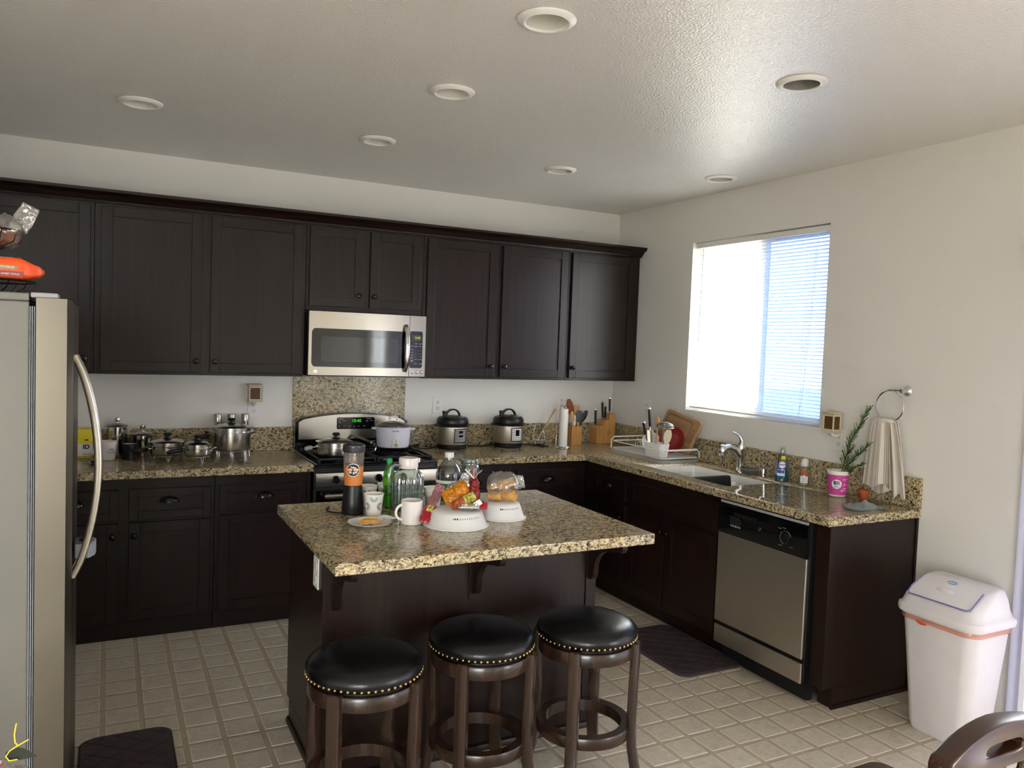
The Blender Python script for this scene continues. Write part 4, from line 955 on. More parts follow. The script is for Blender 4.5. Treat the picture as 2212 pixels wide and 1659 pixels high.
text('ID', .034, 'label_lettering', M['blackm'], yb, on_front(.022, -.0316, .066), bold=.0012); bx(.014, .032, -.0306, -.0300, .102, .109).build('small_print', M['blackm'], yb)
wc = thing('wire_coil_holder', 'coiled steel wire holder on the left counter behind the fridge handle', 'wire holder', (-3.672, -.235, CT))
tb([(.022 * math.cos(i * .5), .022 * math.sin(i * .5), .0025 + i * .00085) for i in range(52)], .0017, 6).build('coil', M['wire'], wc)
sd = thing('small_dish', 'small silver dish with a wire handle behind the fridge handle', 'dish', (-3.628, -.372, CT))
lt([(0, .0006), (.026, .0006), (.040, .012), (.042, .013), (.041, .0145), (.026, .003), (0, .003)], 32).build('bowl', M['polished'], sd)
tb([(-.034, 0, .012), (-.024, 0, .030), (0, 0, .036), (.024, 0, .030), (.034, 0, .012)], .0016, 6).build('wire_handle', M['wire'], sd)
def trivet(label, loc, R, h, n=3, ph=0.0):
    t = thing('wire_trivet', label, 'trivet', loc); R0 = R * .55
    mb = MB(); mb.ring(R, .002, h - .002, 40, 6); mb.build('ring', M['wire'], t); mb = MB(); mb.ring(R0, .002, h - .002, 32, 6); mb.build('inner_ring', M['wire'], t)
    for k in range(n):
        a = ph + 2 * PI * k / n; c, s = math.cos(a), math.sin(a); d = .12
        f = lambda rr, aa, z: (rr * math.cos(a + aa), rr * math.sin(a + aa), z)
        tb([f(R0, 0, h - .002), f(R, -d, h - .003), f(R + .006, -.02, .002), f(R + .006, .02, .002), f(R, d, h - .003), f(R0, .06, h - .002)], .0018, 6).build('leg', M['wire'], t)
def knobtop(parent, z, r=.022):
    lt([(0, z - .001), (.025, z - .001), (.026, z + .003), (.014, z + .007), (.012, z + .016), (r, z + .022), (r + .001, z + .028), (r - .004, z + .035), (0, z + .037)], 24).build('lid_knob', M['black'], parent)
def pot(label, cat, loc, r, hb, lid, rim, name='pot'):
    t = thing(name, label, cat, loc)
    lt([(0, .0006), (r - .012, .0006), (r - .003, .006), (r, .018), (r, hb - .004), (r + rim, hb), (r + rim, hb + .0015), (r - .001, hb + .001)], 56).build('body', M['potsteel'], t)
    l = lt([(r - .0015, hb - .002), (r - .0015, hb + lid * .75), (r - .006, hb + lid * .88), (r * .7, hb + lid + .006), (r * .3, hb + lid + .010), (0, hb + lid + .011)], 56).build('lid', M['potsteel'], t)
    knobtop(l, hb + lid + .010); return t
def bar_handle(t, a, r, z, L, mat=None):
    c, s = math.cos(a), math.sin(a); f = lambda d, u=0, dz=0: (c * (r + d) - s * u, s * (r + d) + c * u, z + dz)
    tb([f(-.002, 0, .004), f(.016, 0, .004), f(.020, 0, 0)], [.006, .005, .006], 8).build('handle_ferrule', M['polished'], t)
    tb([f(.018, 0, .0), f(.026, 0, .002), f(.026 + L * .5, 0, .0), f(.026 + L, 0, -.006), f(.032 + L, 0, -.007)], [.008, .0125, .0135, .012, .006], 10).build('handle', mat or M['black'], t, smooth=60)
def loop_handle(t, a, r, z, w=.03, out=.03):
    c, s = math.cos(a), math.sin(a); f = lambda d, u, dz: (c * (r + d) - s * u, s * (r + d) + c * u, z + dz)
    tb([f(-.002, -w, -.012), f(.004, -w, .002), f(out, -w * .8, .006), f(out + .004, 0, .006), f(out, w * .8, .006), f(.004, w, .002), f(-.002, w, -.012)], .0032, 8).build('loop_handle', M['polished'], t, smooth=60)
trivet('wire trivet under the wide steel pot with its lid on', (-3.262, -.270, CT), .078, .031, 3, .5)
p = pot('wide steel pot with lid and black handle, leftmost pot on the counter', 'pot', (-3.262, -.262, CT + .031), .093, .052, .028, .004); bar_handle(p, math.radians(200), .093, .034, .075)
trivet('wire trivet under the smallest saucepan', (-3.110, -.390, CT), .064, .036, 3, -1.3)
p = pot('smallest steel saucepan with lid, between the two larger pots', 'pot', (-3.110, -.384, CT + .036), .074, .048, .026, .010, 'saucepan'); bar_handle(p, math.radians(203), .074, .036, .075); loop_handle(p, math.radians(-5), .074, .040, .02, .022)
trivet('tall wire trivet under the stockpot', (-2.904, -.212, CT), .100, .041, 3, -2.4)
p = pot('large steel stockpot with lid on the left counter', 'pot', (-2.904, -.205, CT + .041), .113, .112, .034, .018, 'stockpot'); bar_handle(p, math.radians(192), .113, .085, .055); loop_handle(p, math.radians(8), .113, .085, .028, .025)
for x, w in ((-2.966, 'left'), (-2.886, 'middle'), (-2.803, 'right')):
    t = thing('steel_tube_shaker', {'left': 'slim steel cylinder shaker behind the stockpot, closest to the fridge', 'middle': 'slim steel cylinder shaker directly behind the stockpot knob', 'right': 'slim steel cylinder shaker behind the stockpot, closest to the outlet'}[w], 'shaker', (x, -.052, CT), group='three steel cylinders behind the stockpot')
    lt([(0, .0006), (.0225, .0006), (.0225, .200)], 28).build('body', M['polished'], t); lt([(.0215, .2005), (.023, .2005), (.023, .240), (.0215, .2425), (0, .2425)], 28).build('cap', M['steel'], t)

# ================================================================== on the range
p = pot('steel frying pan with high lid on the front left burner', 'pan', (-2.342, -.500, .9455), .108, .052, .038, .012, 'lidded_pan'); bar_handle(p, math.radians(172), .118, .044, .035, M['greyp'])
sk = thing('long_handled_pan', 'steel pan with a long straight handle behind the lidded pan', 'pan', (-2.30, -.215, .9455))
lt([(0, .0006), (.070, .0006), (.082, .010), (.092, .045), (.095, .047), (.090, .046), (.080, .012), (.068, .004), (0, .004)], 44).build('pan', M['polished'], sk)
tb([(.083, -.01, .042), (.125, -.02, .082), (.150, -.06, .080), (.205, -.205, .058)], [.007, .008, .0085, .010], 8).build('handle', M['steel'], sk, smooth=60)
tb([(.205, -.205, .058), (.213, -.222, .060), (.215, -.232, .052)], .0035, 6).build('handle_ring', M['wire'], sk)
cb = tb([(0, .004, .0), (-.008, .0, -.004), (-.010, 0, -.022), (-.004, 0, -.040), (.004, 0, -.040), (.010, 0, -.022), (.008, 0, -.004)], .0018, 6, True).build('carabiner', M['chrome'])
cb.location = (-2.084, -.450, .9975); tag(cb, 'small chrome carabiner clip hanging from the long pan handle', 'clip')
bs = thing('black_skillet', 'black skillet under the rice cooker on the back right burner', 'pan', (-1.935, -.362, .9455))
lt([(0, .0006), (.100, .0006), (.112, .005), (.128, .026), (.130, .027), (.127, .027), (.110, .009), (.099, .005), (0, .005)], 48).build('pan', M['iron'], bs)
tb([(.112, -.02, .020), (.145, -.03, .030), (.165, -.04, .032)], [.006, .009, .010], 8).build('handle', M['black'], bs)
rc = thing('rice_cooker', 'white rice cooker with glass lid on the back right burner', 'rice cooker', (-1.935, -.362, .9515)); ph = facing(-1.935, -.362)
for k in range(4):
    a = PI / 4 + k * PI / 2; bx(.062 * math.cos(a) - .012, .062 * math.cos(a) + .012, .062 * math.sin(a) - .010, .062 * math.sin(a) + .010, 0, .014).build('foot', M['white'], rc)
lt([(0, .014), (.092, .014), (.100, .020), (.104, .040), (.108, .085), (.1105, .138), (.112, .146), (.109, .148), (.104, .148), (.100, .05), (0, .03)], 56).build('body', M['lav'], rc)
l = lt([(.109, .149), (.109, .156), (.100, .160), (.06, .174), (.024, .180), (0, .181)], 48).build('lid', M['glasslid'], rc)
lt([(.104, .1485), (.113, .1485), (.1135, .154), (.109, .158), (.104, .158)], 48).build('lid_rim', M['steel'], l)
tx, ty = -math.sin(ph), math.cos(ph)
tb([(-.026 * tx, -.026 * ty, .178), (-.022 * tx, -.022 * ty, .205), (0, 0, .211), (.022 * tx, .022 * ty, .205), (.026 * tx, .026 * ty, .178)], [.0075, .0075, .008, .0075, .0075], 10).build('lid_handle', M['white'], l, smooth=60)
for s in (-1, 1): loft(MB(), [[(s * tx * d - ty * w * q + 0, s * ty * d + tx * w * q, z) for q, z in ((-1, .128), (1, .128), (1, .139), (-1, .139))] for d, w in ((.104, .030), (.125, .028), (.138, .018))]).build('side_handle', M['white'], rc, .003)
pt = [(.0, .100), (.010, .094), (.016, .080), (.021, .058), (.024, .036), (.021, .020), (-.021, .020), (-.024, .036), (-.021, .058), (-.016, .080), (-.010, .094)]
f = on_cyl(.103, ph + .16, 0, .05); mb = MB(); k = len(pt)
mb.add([f(a, b, .001) for a, b in pt] + [f(a * .92, (b - .058) * .94 + .058, .007) for a, b in pt] + [f(0, .055, .0075)], [(i, (i + 1) % k, k + (i + 1) % k, k + i) for i in range(k)] + [(k + i, k + (i + 1) % k, 2 * k) for i in range(k)]); cp_ = mb.build('control_panel', M['white'], rc, smooth=60)
disc_on(.1115, ph + .16, .040, .012, .0075).build('cook_switch', M['greyp'], cp_); mb = MB()
for z in (.062, .070): mb.box(0, .001, 0, .001, 0, .001)
for z, mt in ((.064, M['dkred']), (.074, M['gold'])):
    g = on_cyl(.1115, ph + .16, z); MB().add([g(-.003, -.003, .0085), g(.003, -.003, .0085), g(.003, .003, .0085), g(-.003, .003, .0085)], [(0, 1, 2, 3)]).build('indicator_light', mt, cp_)
text('AROMA', .0125, 'brand_lettering', M['plum'], rc, on_cyl(.1110, ph + .14, .126, .03), .0003)

# ================================================================== counter right of the range
def cooker(label, loc, lit):
    t = thing('pressure_cooker', label, 'pressure cooker', loc); ph = math.radians(-80)
    lt([(0, .0006), (.097, .0006), (.102, .006), (.104, .034), (0, .034)], 48).build('base', M['black'], t)
    lt([(0, .0345), (.107, .0345), (.1085, .037), (.1085, .155), (0, .155)], 56).build('housing', M['steelv'], t)
    lt([(0, .1555), (.112, .1555), (.122, .160), (.123, .166), (.113, .171), (0, .171)], 56).build('top_ring', M['black'], t)
    for s in (0, PI): MB().prism(rrect(-.022, .022, .105, .134, .01), 'z', .158, .170).build('side_grip', M['black'], t, .003).rotation_euler = (0, 0, s + PI / 2)
    l = lt([(0, .1715), (.110, .1715), (.112, .178), (.110, .203), (.098, .218), (.06, .228), (.03, .231), (0, .232)], 56).build('lid', M['black'], t)
    rg_ = []
    for i in range(15):
        a = PI * i / 14; rg_.append([(-.048 * math.cos(a) + 0, w, .222 + .052 * math.sin(a) + d) if False else ((-.048 - d * .6) * math.cos(a), w, .222 + (.044 + d) * math.sin(a)) for w, d in ((-.014, 0), (.014, 0), (.017, .010), (-.017, .010))])
    loft(MB(), rg_).build('lid_handle', M['black'], l, .002, 2)
    lt([(0, .205), (.013, .205), (.013, .246), (.016, .250), (.016, .262), (0, .265)], 18, (-.070, -.02, 0)).build('steam_valve', M['black'], l)
    lt([(0, .229), (.018, .229), (.018, .234), (0, .236)], 18, (.045, -.055, -.010)).build('float_valve', M['greyp'], l)
    pan = patch(.1085, .1085, .048, .146, ph, .44, 16, .004).build('control_bezel', M['blackgl'], t); mb = MB()
    patch(.1085, .1085, .055, .140, ph, .375, 14, .0052).build('control_panel', M['greyp'] if lit else M['white'], pan)
    patch(.1085, .1085, .088, .132, ph, .15, 8, .0060).build('display', M['lcdblue'], pan)
    g = lambda dx, z, w, h: [on_cyl(.1085, ph, z)(dx + a * w / 2, b * h / 2, .0064) for a, b in ((-1, -1), (1, -1), (1, 1), (-1, 1))]
    for z in (.128, .115, .102, .089, .076, .063):
        for dx in (-.030, .030): mb.add(g(dx, z, .013, .004), [(0, 1, 2, 3)])
    for z in (.076, .063):
        for dx in (-.011, .011): mb.add(g(dx, z, .013, .004), [(0, 1, 2, 3)])
    mb.build('buttons', M['blackm'], pan, smooth=0)
    if lit: text('OFF', .017, 'display_digits', M['whitep'], pan, on_cyl(.1085, ph, .108), .0066 / 2)
    return t
c1 = cooker('electric pressure cooker nearest the range, lit display', (-1.432, -.145, CT), True)
c2 = cooker('electric pressure cooker nearest the wooden utensil box', (-.994, -.145, CT), False)
tb([(-.085, .06, .012), (-.13, .03, .005), (-.18, -.02, .0045), (-.22, .0, .0045), (-.255, .03, .006), (-.28, .06, .02)], .004, 6).build('power_cord', M['black'], c1)
tb([(.09, .05, .012), (.13, .055, .005), (.20, .0, .0045), (.26, -.04, .0045), (.30, -.075, .0045)], .004, 6).build('power_cord', M['black'], c2)
tb([(-.09, .05, .012), (-.14, .05, .0045), (-.20, .03, .0045), (-.29, .06, .0045)], .004, 6).build('power_cord', M['black'], c2)
bx(.235, .275, -.055, -.03, .001, .018).build('plug', M['black'], c2, .004)
sr = thing('spoon_rest', 'wire spoon rest with a white dish beside the second pressure cooker', 'spoon rest', (-.690, -.080, CT))
lt([(0, .006), (.024, .006), (.030, .009), (.046, .030), (.048, .031), (.045, .0325), (.029, .013), (0, .011)], 36).build('dish', M['ceramic'], sr)
lt([(.0475, .026), (.0492, .027), (.0492, .0295), (.0475, .030)], 36).build('dish_stripe', M['blackm'], sr)
mb = MB(); mb.ring(.036, .0018, .0025, 28, 6)
for x in (-.036, .036): mb.tube([(x, .0, .0025), (x * 1.42, .018, .06), (x * .9, .032, .12)], .0016, 6)
mb.tube([(-.032, .032, .12), (-.024, .032, .150), (0, .032, .166), (.024, .032, .150), (.032, .032, .12)], .0016, 6); mb.ring(.036, .0016, .120, 28, 6, (0, .0)); mb.ring(.030, .0016, .078, 28, 6, (0, .0))
mb.build('wire_stand', M['wire'], sr)
def spoon(name, label, cat, a, b, r0, r1, mat, head=None, hm=None):
    t = thing(name, label, cat, a); d = Vector(b) - Vector(a)
    tb([(0, 0, 0), tuple(d * .5), tuple(d)], [r0, r0 * .95, r1], 10).build('shaft', mat, t, smooth=60); return t
spoon('wooden_spoon', 'pale wooden spoon leaning to the right in the spoon rest', 'spoon', (-.722, -.085, .940), (-.563, -.075, 1.176), .0035, .008, M['spoonwood'])
spoon('grey_spoon', 'short dark grey spoon standing in the spoon rest', 'spoon', (-.690, -.078, .932), (-.668, -.070, 1.055), .004, .009, M['greymesh'])
pth = thing('paper_towel_holder', 'thin paper towel roll on a chrome stand by the utensil box', 'paper towel', (-.622, -.300, CT))
mb = MB(); mb.ring(.055, .0035, .0040, 40, 8); mb.build('base_ring', M['chrome'], pth); mb = MB(); mb.ring(.030, .003, .0035, 32, 8); mb.tube([(.027, 0, .0035), (.055, 0, .004)], .003, 6); mb.tube([(-.027, 0, .0035), (-.055, 0, .004)], .003, 6); mb.build('inner_ring', M['chrome'], pth)
lt([(.014, .010), (.0315, .010), (.0315, .285), (.014, .285), (.014, .010)], 36).build('paper_roll', M['paper'], pth)
tb([(0, 0, .004), (0, 0, .284)], .004, 8).build('spindle', M['chrome'], pth); tb([(-.016, 0, .286), (-.017, 0, .302), (-.008, 0, .314), (.008, 0, .314), (.017, 0, .302), (.016, 0, .286), (0, 0, .284)], .003, 8).build('finial', M['chrome'], pth)
tb([(-.052, .012, .006), (-.048, .014, .16), (-.044, .014, .296), (-.036, .010, .303)], .003, 8).build('tension_arm', M['chrome'], pth)
cr = thing('utensil_box', 'square bamboo utensil box beside the paper towel', 'utensil holder', (-.425, -.130, CT))
mb = MB(); o_, i_ = .0435, .0365
loft(mb, [rr3(-o_, o_, -o_, o_, .004, .0006), rr3(-o_, o_, -o_, o_, .004, .142), rr3(-i_, i_, -i_, i_, .002, .142), rr3(-i_, i_, -i_, i_, .002, .012)]); mb.build('box', M['bamboo'], cr, smooth=20)
def blade(t, nm, mat, base, tip, w, th, shape):
    """flat utensil head between two points; shape = half-width fractions along it"""
    A, B = Vector(base), Vector(tip); ax = (B - A).normalized(); sd_ = ax.cross(Vector((0.35, 1, 0))).normalized(); nr = sd_.cross(ax); R = []
    for k, s in enumerate(shape):
        c = A + (B - A) * k / (len(shape) - 1); R.append([tuple(c + sd_ * w * s * u + nr * th * v) for u, v in ((-1, -.3), (-.6, -1), (.6, -1), (1, -.3), (1, .3), (.6, 1), (-.6, 1), (-1, .3))])
    return loft(MB(), R).build(nm, mat, t, smooth=50)
def utensil(name, label, b0, b1, b2, mat, hm, w, shape, r=.006):
    t = thing(name, label, 'utensil', b0); d1 = Vector(b1) - Vector(b0); d2 = Vector(b2) - Vector(b0)
    tb([(0, 0, 0), tuple(d1)], [r, r], 8).build('shaft', mat, t, smooth=60); blade(t, 'head', hm, d1 * .97, d2, w, .003, shape)
utensil('wooden_spatula', 'reddish wooden spatula, tallest in the utensil box', (-.415, -.115, .930), (-.438, -.118, 1.125), (-.482, -.124, 1.256), M['redwood'], M['redwood'], .028, (.25, .7, .95, 1, .85, .45))
utensil('wooden_turner', 'square-ended pale wooden turner in the utensil box', (-.428, -.108, .930), (-.408, -.106, 1.12), (-.392, -.105, 1.206), M['spoonwood'], M['spoonwood'], .024, (.3, .8, 1, 1, .98))
utensil('silicone_spatula', 'slate grey silicone spatula in the utensil box', (-.418, -.150, .930), (-.405, -.150, 1.085), (-.393, -.150, 1.172), M['spoonwood'], plain('slate_silicone', '3d4650', 0.5), .026, (.55, .95, 1, .95, .7))
utensil('slotted_spoon', 'black slotted spoon leaning right in the utensil box', (-.398, -.135, .930), (-.368, -.138, 1.085), (-.326, -.142, 1.170), M['black'], M['black'], .020, (.3, .8, 1, .95, .55))
utensil('wood_spoon', 'light wooden spoon handle leaning left in the utensil box', (-.435, -.140, .930), (-.452, -.148, 1.08), (-.464, -.152, 1.165), M['spoonwood'], M['spoonwood'], .016, (.4, .8, 1, .9, .5))
utensil('white_spoon', 'white plastic spoon in the utensil box next to the grey spatula', (-.402, -.118, .930), (-.428, -.135, 1.06), (-.436, -.140, 1.135), M['white'], M['white'], .018, (.4, .8, 1, .9, .5))
kb = thing('knife_block', 'stepped bamboo knife block in the counter corner', 'knife block', (-.150, -.105, CT))
MB().prism([(-.087, .0006), (.083, .0006), (.083, .222), (.074, .232), (.030, .228), (.026, .186), (-.022, .178), (-.026, .142), (-.078, .132), (-.087, .124)], 'y', -.050, .050).build('block', M['bamboo'], kb, .002, 2)
mb = MB(); mb.tube([(.028 + .016 * math.cos(2 * PI * i / 20), -.0505, .082 + .009 * math.sin(2 * PI * i / 20)) for i in range(20)], .0012, 4, True); mb.tube([(.028, -.0505, .098), (.031, -.0505, .108), (.026, -.0505, .114)], .0012, 4); mb.build('burned_emblem', M['redwood'], kb)
for lab, b, tp in (('black handled knife in the lowest slot of the knife block', (-.222, -.110, 1.048), (-.226, -.112, 1.180)), ('black handled knife with bright end cap in the middle of the knife block', (-.158, -.112, 1.098), (-.172, -.118, 1.240)),
                   ('black handled steak knife in the middle slot of the knife block, in front', (-.147, -.128, 1.099), (-.150, -.132, 1.206)), ('black handled knife in the highest slot of the knife block', (-.092, -.105, 1.148), (-.094, -.106, 1.266))):
    t = thing('knife', lab, 'knife', b, group='knives in the block'); d = Vector(tp) - Vector(b)
    tb([(0, 0, 0), tuple(d * .12)], [.006, .0065], 8).build('bolster', M['polished'], t); tb([tuple(d * .12), tuple(d * .5), tuple(d * .93)], [.0075, .0085, .009], 8).build('handle', M['black'], t); tb([tuple(d * .93), tuple(d)], [.009, .0088], 8).build('end_cap', M['polished'], t)

# ================================================================== dish rack
dk = thing('dish_rack', 'white wire dish rack on a clear tray left of the sink', 'dish rack', (-.232, -.862, CT))
hx, hy = .165, .292
mb = MB(); loft(mb, [rr3(-hx + .01, hx - .01, -hy + .01, hy - .01, .03, .0006), rr3(-hx, hx, -hy, hy, .03, .020), rr3(-hx - .004, hx + .004, -hy - .004, hy + .004, .03, .022), rr3(-hx + .003, hx - .003, -hy + .003, hy - .003, .028, .021), rr3(-hx + .013, hx - .013, -hy + .013, hy - .013, .028, .004)]); mb.build('drip_tray', M['frost'], dk, smooth=40)
rail = lambda z, s=0: [(x * (1 - s), y * (1 - s * .5), z) for x, y in rrect(-hx + .008, hx - .008, -hy + .008, hy - .008, .04, 5)]
MB().tube(rail(.034), .003, 7, True).build('bottom_rail', M['plasticw'], dk); MB().tube(rail(.084), .0042, 8, True).build('top_rail', M['plasticw'], dk)
mb = MB()
for x in [-.135 + .0225 * i for i in range(13)]: mb.tube([(x, -hy + .008, .034), (x, hy - .008, .034)], .0018, 5)
mb.build('floor_wires', M['plasticw'], dk, kind='stuff')
for y in (hy - .008, -hy + .008):
    zt_ = .112 if y > 0 else .088
    tb([(-hx + .008, y, .034), (-hx + .008, y, zt_ - .02), (-hx + .03, y, zt_), (hx - .03, y, zt_), (hx - .008, y, zt_ - .02), (hx - .008, y, .034)], .0042, 8).build('end_loop', M['plasticw'], dk)
for i in range(9):
    y = hy - .05 - .026 * i; tb([(.02, y, .036), (.03, y + .004, .085), (.045, y + .006, .098), (.06, y + .004, .085), (.07, y, .036)], .0022, 6).build('plate_prong', M['plasticw'], dk)
uc = thing('utensil_cup', 'frosted plastic utensil cup hooked in the dish rack', 'cup', (-.345, -1.035, CT + .038))
mb = MB(); loft(mb, [rr3(-.034, .034, -.085, .085, .02, 0), rr3(-.042, .042, -.097, .097, .022, .088), rr3(-.039, .039, -.094, .094, .02, .088), rr3(-.031, .031, -.082, .082, .018, .003)]); mb.build('cup', M['frostd'], uc, smooth=40)
def rackknife(label, b, tp, w):
    t = thing('knife', label, 'knife', b, group='knives in the dish rack'); d = Vector(tp) - Vector(b); q = d * .52
    blade(t, 'blade', M['polished'], (0, 0, 0), tuple(q), w, .0012, (.75, 1, 1, 1)); tb([tuple(q), tuple(d * .60)], [.008, .0085], 8).build('bolster', M['chrome'], t); tb([tuple(d * .60), tuple(d * .97)], [.0085, .0105], 10).build('handle', M['black'], t); tb([tuple(d * .97), tuple(d)], [.0105, .010], 10).build('end_cap', M['chrome'], t)
rackknife('large kitchen knife standing handle up in the dish rack cup', (-.345, -.985, .957), (-.350, -.945, 1.262), .022)
rackknife('small kitchen knife leaning left in the dish rack cup', (-.350, -.960, .957), (-.352, -.893, 1.160), .010)
t = thing('wooden_spoon', 'wooden spoon standing bowl up in the dish rack cup', 'spoon', (-.345, -1.030, .957)); tb([(0, 0, 0), (-.005, -.008, .19)], [.005, .0045], 8).build('shaft', M['spoonwood'], t)
mb = MB(); mb.ball((-.006, -.010, .222), .027, 18, 12, (.35, .78, 1.25)); mb.build('bowl', M['spoonwood'], t, smooth=60)
t = thing('wire_skimmer', 'round wire mesh skimmer standing in the dish rack cup', 'skimmer', (-.340, -1.075, .957))
for s in (-.004, .004): tb([(0, s, 0), (0, s - .03, .20)], .002, 6).build('shaft_wire', M['wire'], t)
mb = MB(); mb.lathe([(.058, .190), (.055, .204), (.044, .216), (.024, .224), (.0, .226)], 24, (0, -.035, 0)); mb.build('mesh_bowl', glass('skimmer_mesh', 'e8e6e2', 0.3, 0.05, '8a8884', 0.40), t)
mb = MB(); mb.ring(.058, .0026, .190, 32, 8, (0, -.035))
for r_, z_ in ((.050, .2115), (.036, .2205), (.018, .2265)): mb.ring(r_, .0011, z_, 28, 5, (0, -.035))
for k in range(8): a = k * PI / 4; mb.tube([(.058 * math.cos(a), -.035 + .058 * math.sin(a), .191), (.045 * math.cos(a), -.035 + .045 * math.sin(a), .217), (0, -.035, .2275)], .0011, 5)
mb.build('mesh_wire', M['wire'], t)
t = thing('rice_paddle', 'pale plastic rice paddle standing in the dish rack cup', 'paddle', (-.335, -1.105, .957)); tb([(0, 0, 0), (.004, -.012, .085)], [.006, .006], 8).build('shaft', M['cream'], t); blade(t, 'head', plain('ivory_plastic', 'e4d8bd', 0.4), (.004, -.012, .08), (.006, -.030, .178), .027, .003, (.35, .8, 1, .95, .6))
cbd = thing('cutting_board', 'wooden cutting board leaning on the wall behind the dish rack', 'cutting board', (-.098, -.962, 1.1245))
cbd.rotation_euler = (0, 0, 0); X_ = Vector((0, -.985, -.17)).normalized(); Zv = Vector((.33, -.15, .93)); Zv = (Zv - X_ * Zv.dot(X_)).normalized(); Yv = Zv.cross(X_)
mt = Matrix((X_, Yv, Zv)).transposed().to_4x4(); mt.translation = (-.098, -.950, 1.099); cbd.matrix_world = mt
MB().prism(rrect(-.182, .182, -.122, .122, .030, 6), 'y', -.010, .010).build('board', M['boardwood'], cbd, .004, 3)
MB().tube([(x, -.0098, z) for x, z in rrect(-.150, .112, -.095, .095, .030, 6)], .0042, 6, True).build('juice_groove', wood('groove_wood', '6e4f30', '80603c', 0.7), cbd)
MB().tube([(x, -.0098, z) for x, z in rrect(.134, .156, -.045, .045, .010, 5)], .0035, 6, True).build('hand_slot', wood('slot_wood', '6e4f30', '80603c', 0.7), cbd)
def plate_up(name, label, loc, r, mat, tilt, yaw):
    o = lt([(0, 0), (r * .55, 0), (r * .7, .006), (r * .96, .016), (r, .019), (r * .99, .021), (r * .68, .010), (r * .5, .004), (0, .004)], 48).build(name, mat); o.location = loc; o.rotation_euler = (0, tilt, yaw); return tag(o, label, 'plate')
plate_up('red_plate', 'glossy red plate standing in front of the cutting board', (-.172, -.985, 1.045), .092, M['redplate'], math.radians(-72), math.radians(25))
plate_up('frosted_lid', 'frosted plastic round lid standing in the middle of the dish rack', (-.245, -.850, 1.020), .064, M['frostd'], math.radians(-75), math.radians(40))

# ================================================================== right counter
ds = thing('dish_soap_bottle', 'clear dish soap bottle with blue liquid behind the sink', 'soap bottle', (-.075, -1.868, CT)); ph = facing(-.075, -1.868)
pf = [(.036, .0006), (.040, .006), (.041, .05), (.040, .085), (.032, .125), (.022, .150), (.016, .162)]
lt([(0, .0006)] + pf, 32).build('bottle', M['clear'], ds)
lt([(0, .003), (.033, .003), (.037, .008), (.038, .052), (.0375, .066), (0, .066)], 32).build('liquid', M['blueliq'], ds)
lt([(0, .162), (.016, .162), (.017, .166), (.016, .184), (.011, .190), (.010, .202), (0, .205)], 24).build('cap', M['clear'], ds)
disc_on(.0405, ph, .098, .024, .0015).build('front_label', M['bluep'], ds); disc_on(.0405, ph, .100, .019, .0019).build('label_oval', M['whitep'], ds)
text('DAWN', .013, 'label_lettering', M['bluep'], ds, on_cyl(.042, ph, .101), .0003, .0006); patch(.041, .041, .036, .072, ph - .15, .55).build('lower_label', M['whitep'], ds); patch(.0415, .0415, .052, .070, ph - .15, .50).build('lower_label_band', M['bluep'], ds)
patch(.030, .022, .132, .150, ph + .2, .45, 8, .0015).build('neck_label', M['yellowp'], ds)
hs = thing('hand_soap_bottle', 'small clear hand soap bottle with orange fruit label', 'soap bottle', (-.058, -2.018, CT)); ph = facing(-.058, -2.018)
lt([(0, .0006), (.026, .0006), (.0285, .004), (.0285, .096), (.025, .106), (.018, .110)], 28).build('bottle', M['clear'], hs); lt([(0, .003), (.0265, .004), (.0265, .060), (0, .060)], 28).build('liquid', M['cream'], hs)
lt([(0, .1105), (.0195, .1105), (.0205, .114), (.0205, .140), (.015, .150), (.006, .156), (0, .157)], 24).build('pump_cover', M['frostd'], hs)
patch(.0285, .0285, .018, .056, ph, .75).build('white_label', M['whitep'], hs)
for q, (dx, z, r_) in enumerate(((-.008, .082, .0125), (.007, .072, .013), (.002, .090, .008))): disc_on(.0288, ph + dx / .0288, z, r_, .0008 + .0003 * q, 16).build('fruit_print', M['peach'], hs)
for q in range(3): patch(.0290, .0290, .044 - .009 * q, .0465 - .009 * q, ph, .42 - .08 * q, 8, .0004).build('label_line', M['greyp'], hs)
ic = thing('ice_cream_cup', 'pink printed ice cream cup used as a vase', 'cup', (-.125, -2.305, CT)); ph = facing(-.125, -2.305)
lt([(0, .0006), (.041, .0006), (.043, .004), (.0545, .126), (.0575, .128), (.0575, .135), (.054, .136), (.0525, .132), (.041, .006), (0, .005)], 40).build('cup', M['cuppaper'], ic)
lt([(.0446, .010), (.0541, .116)], 40).build('pink_print', M['pinkp'], ic); sl = (.0555 - .043) / .122
disc_on(.0505, ph - .10, .068, .0265, .0012, 28, .10).build('logo_disc', M['whitep'], ic)
mb = MB(); ff = on_cyl(.0505, ph - .10, .068, .10); mb.tube([ff(.0265 * math.cos(2 * PI * i / 28), .0265 * math.sin(2 * PI * i / 28), .0012) for i in range(28)], .0011, 5, True); mb.build('logo_ring', M['navy'], ic)
text('B', .026, 'logo_letter', M['navy'], ic, lambda a, b, c: ff(a - .008, b + .006, c + .0016), .0002, .0012); text('R', .026, 'logo_letter', M['pinkp'], ic, lambda a, b, c: ff(a + .008, b + .006, c + .0016), .0002, .0012)
for q, w in enumerate(('Baskin', 'Robbins')): text(w, .0085, 'logo_words', M['navy'], ic, lambda a, b, c, q=q: ff(a, b - .0085 - .007 * q, c + .0016), .0002)
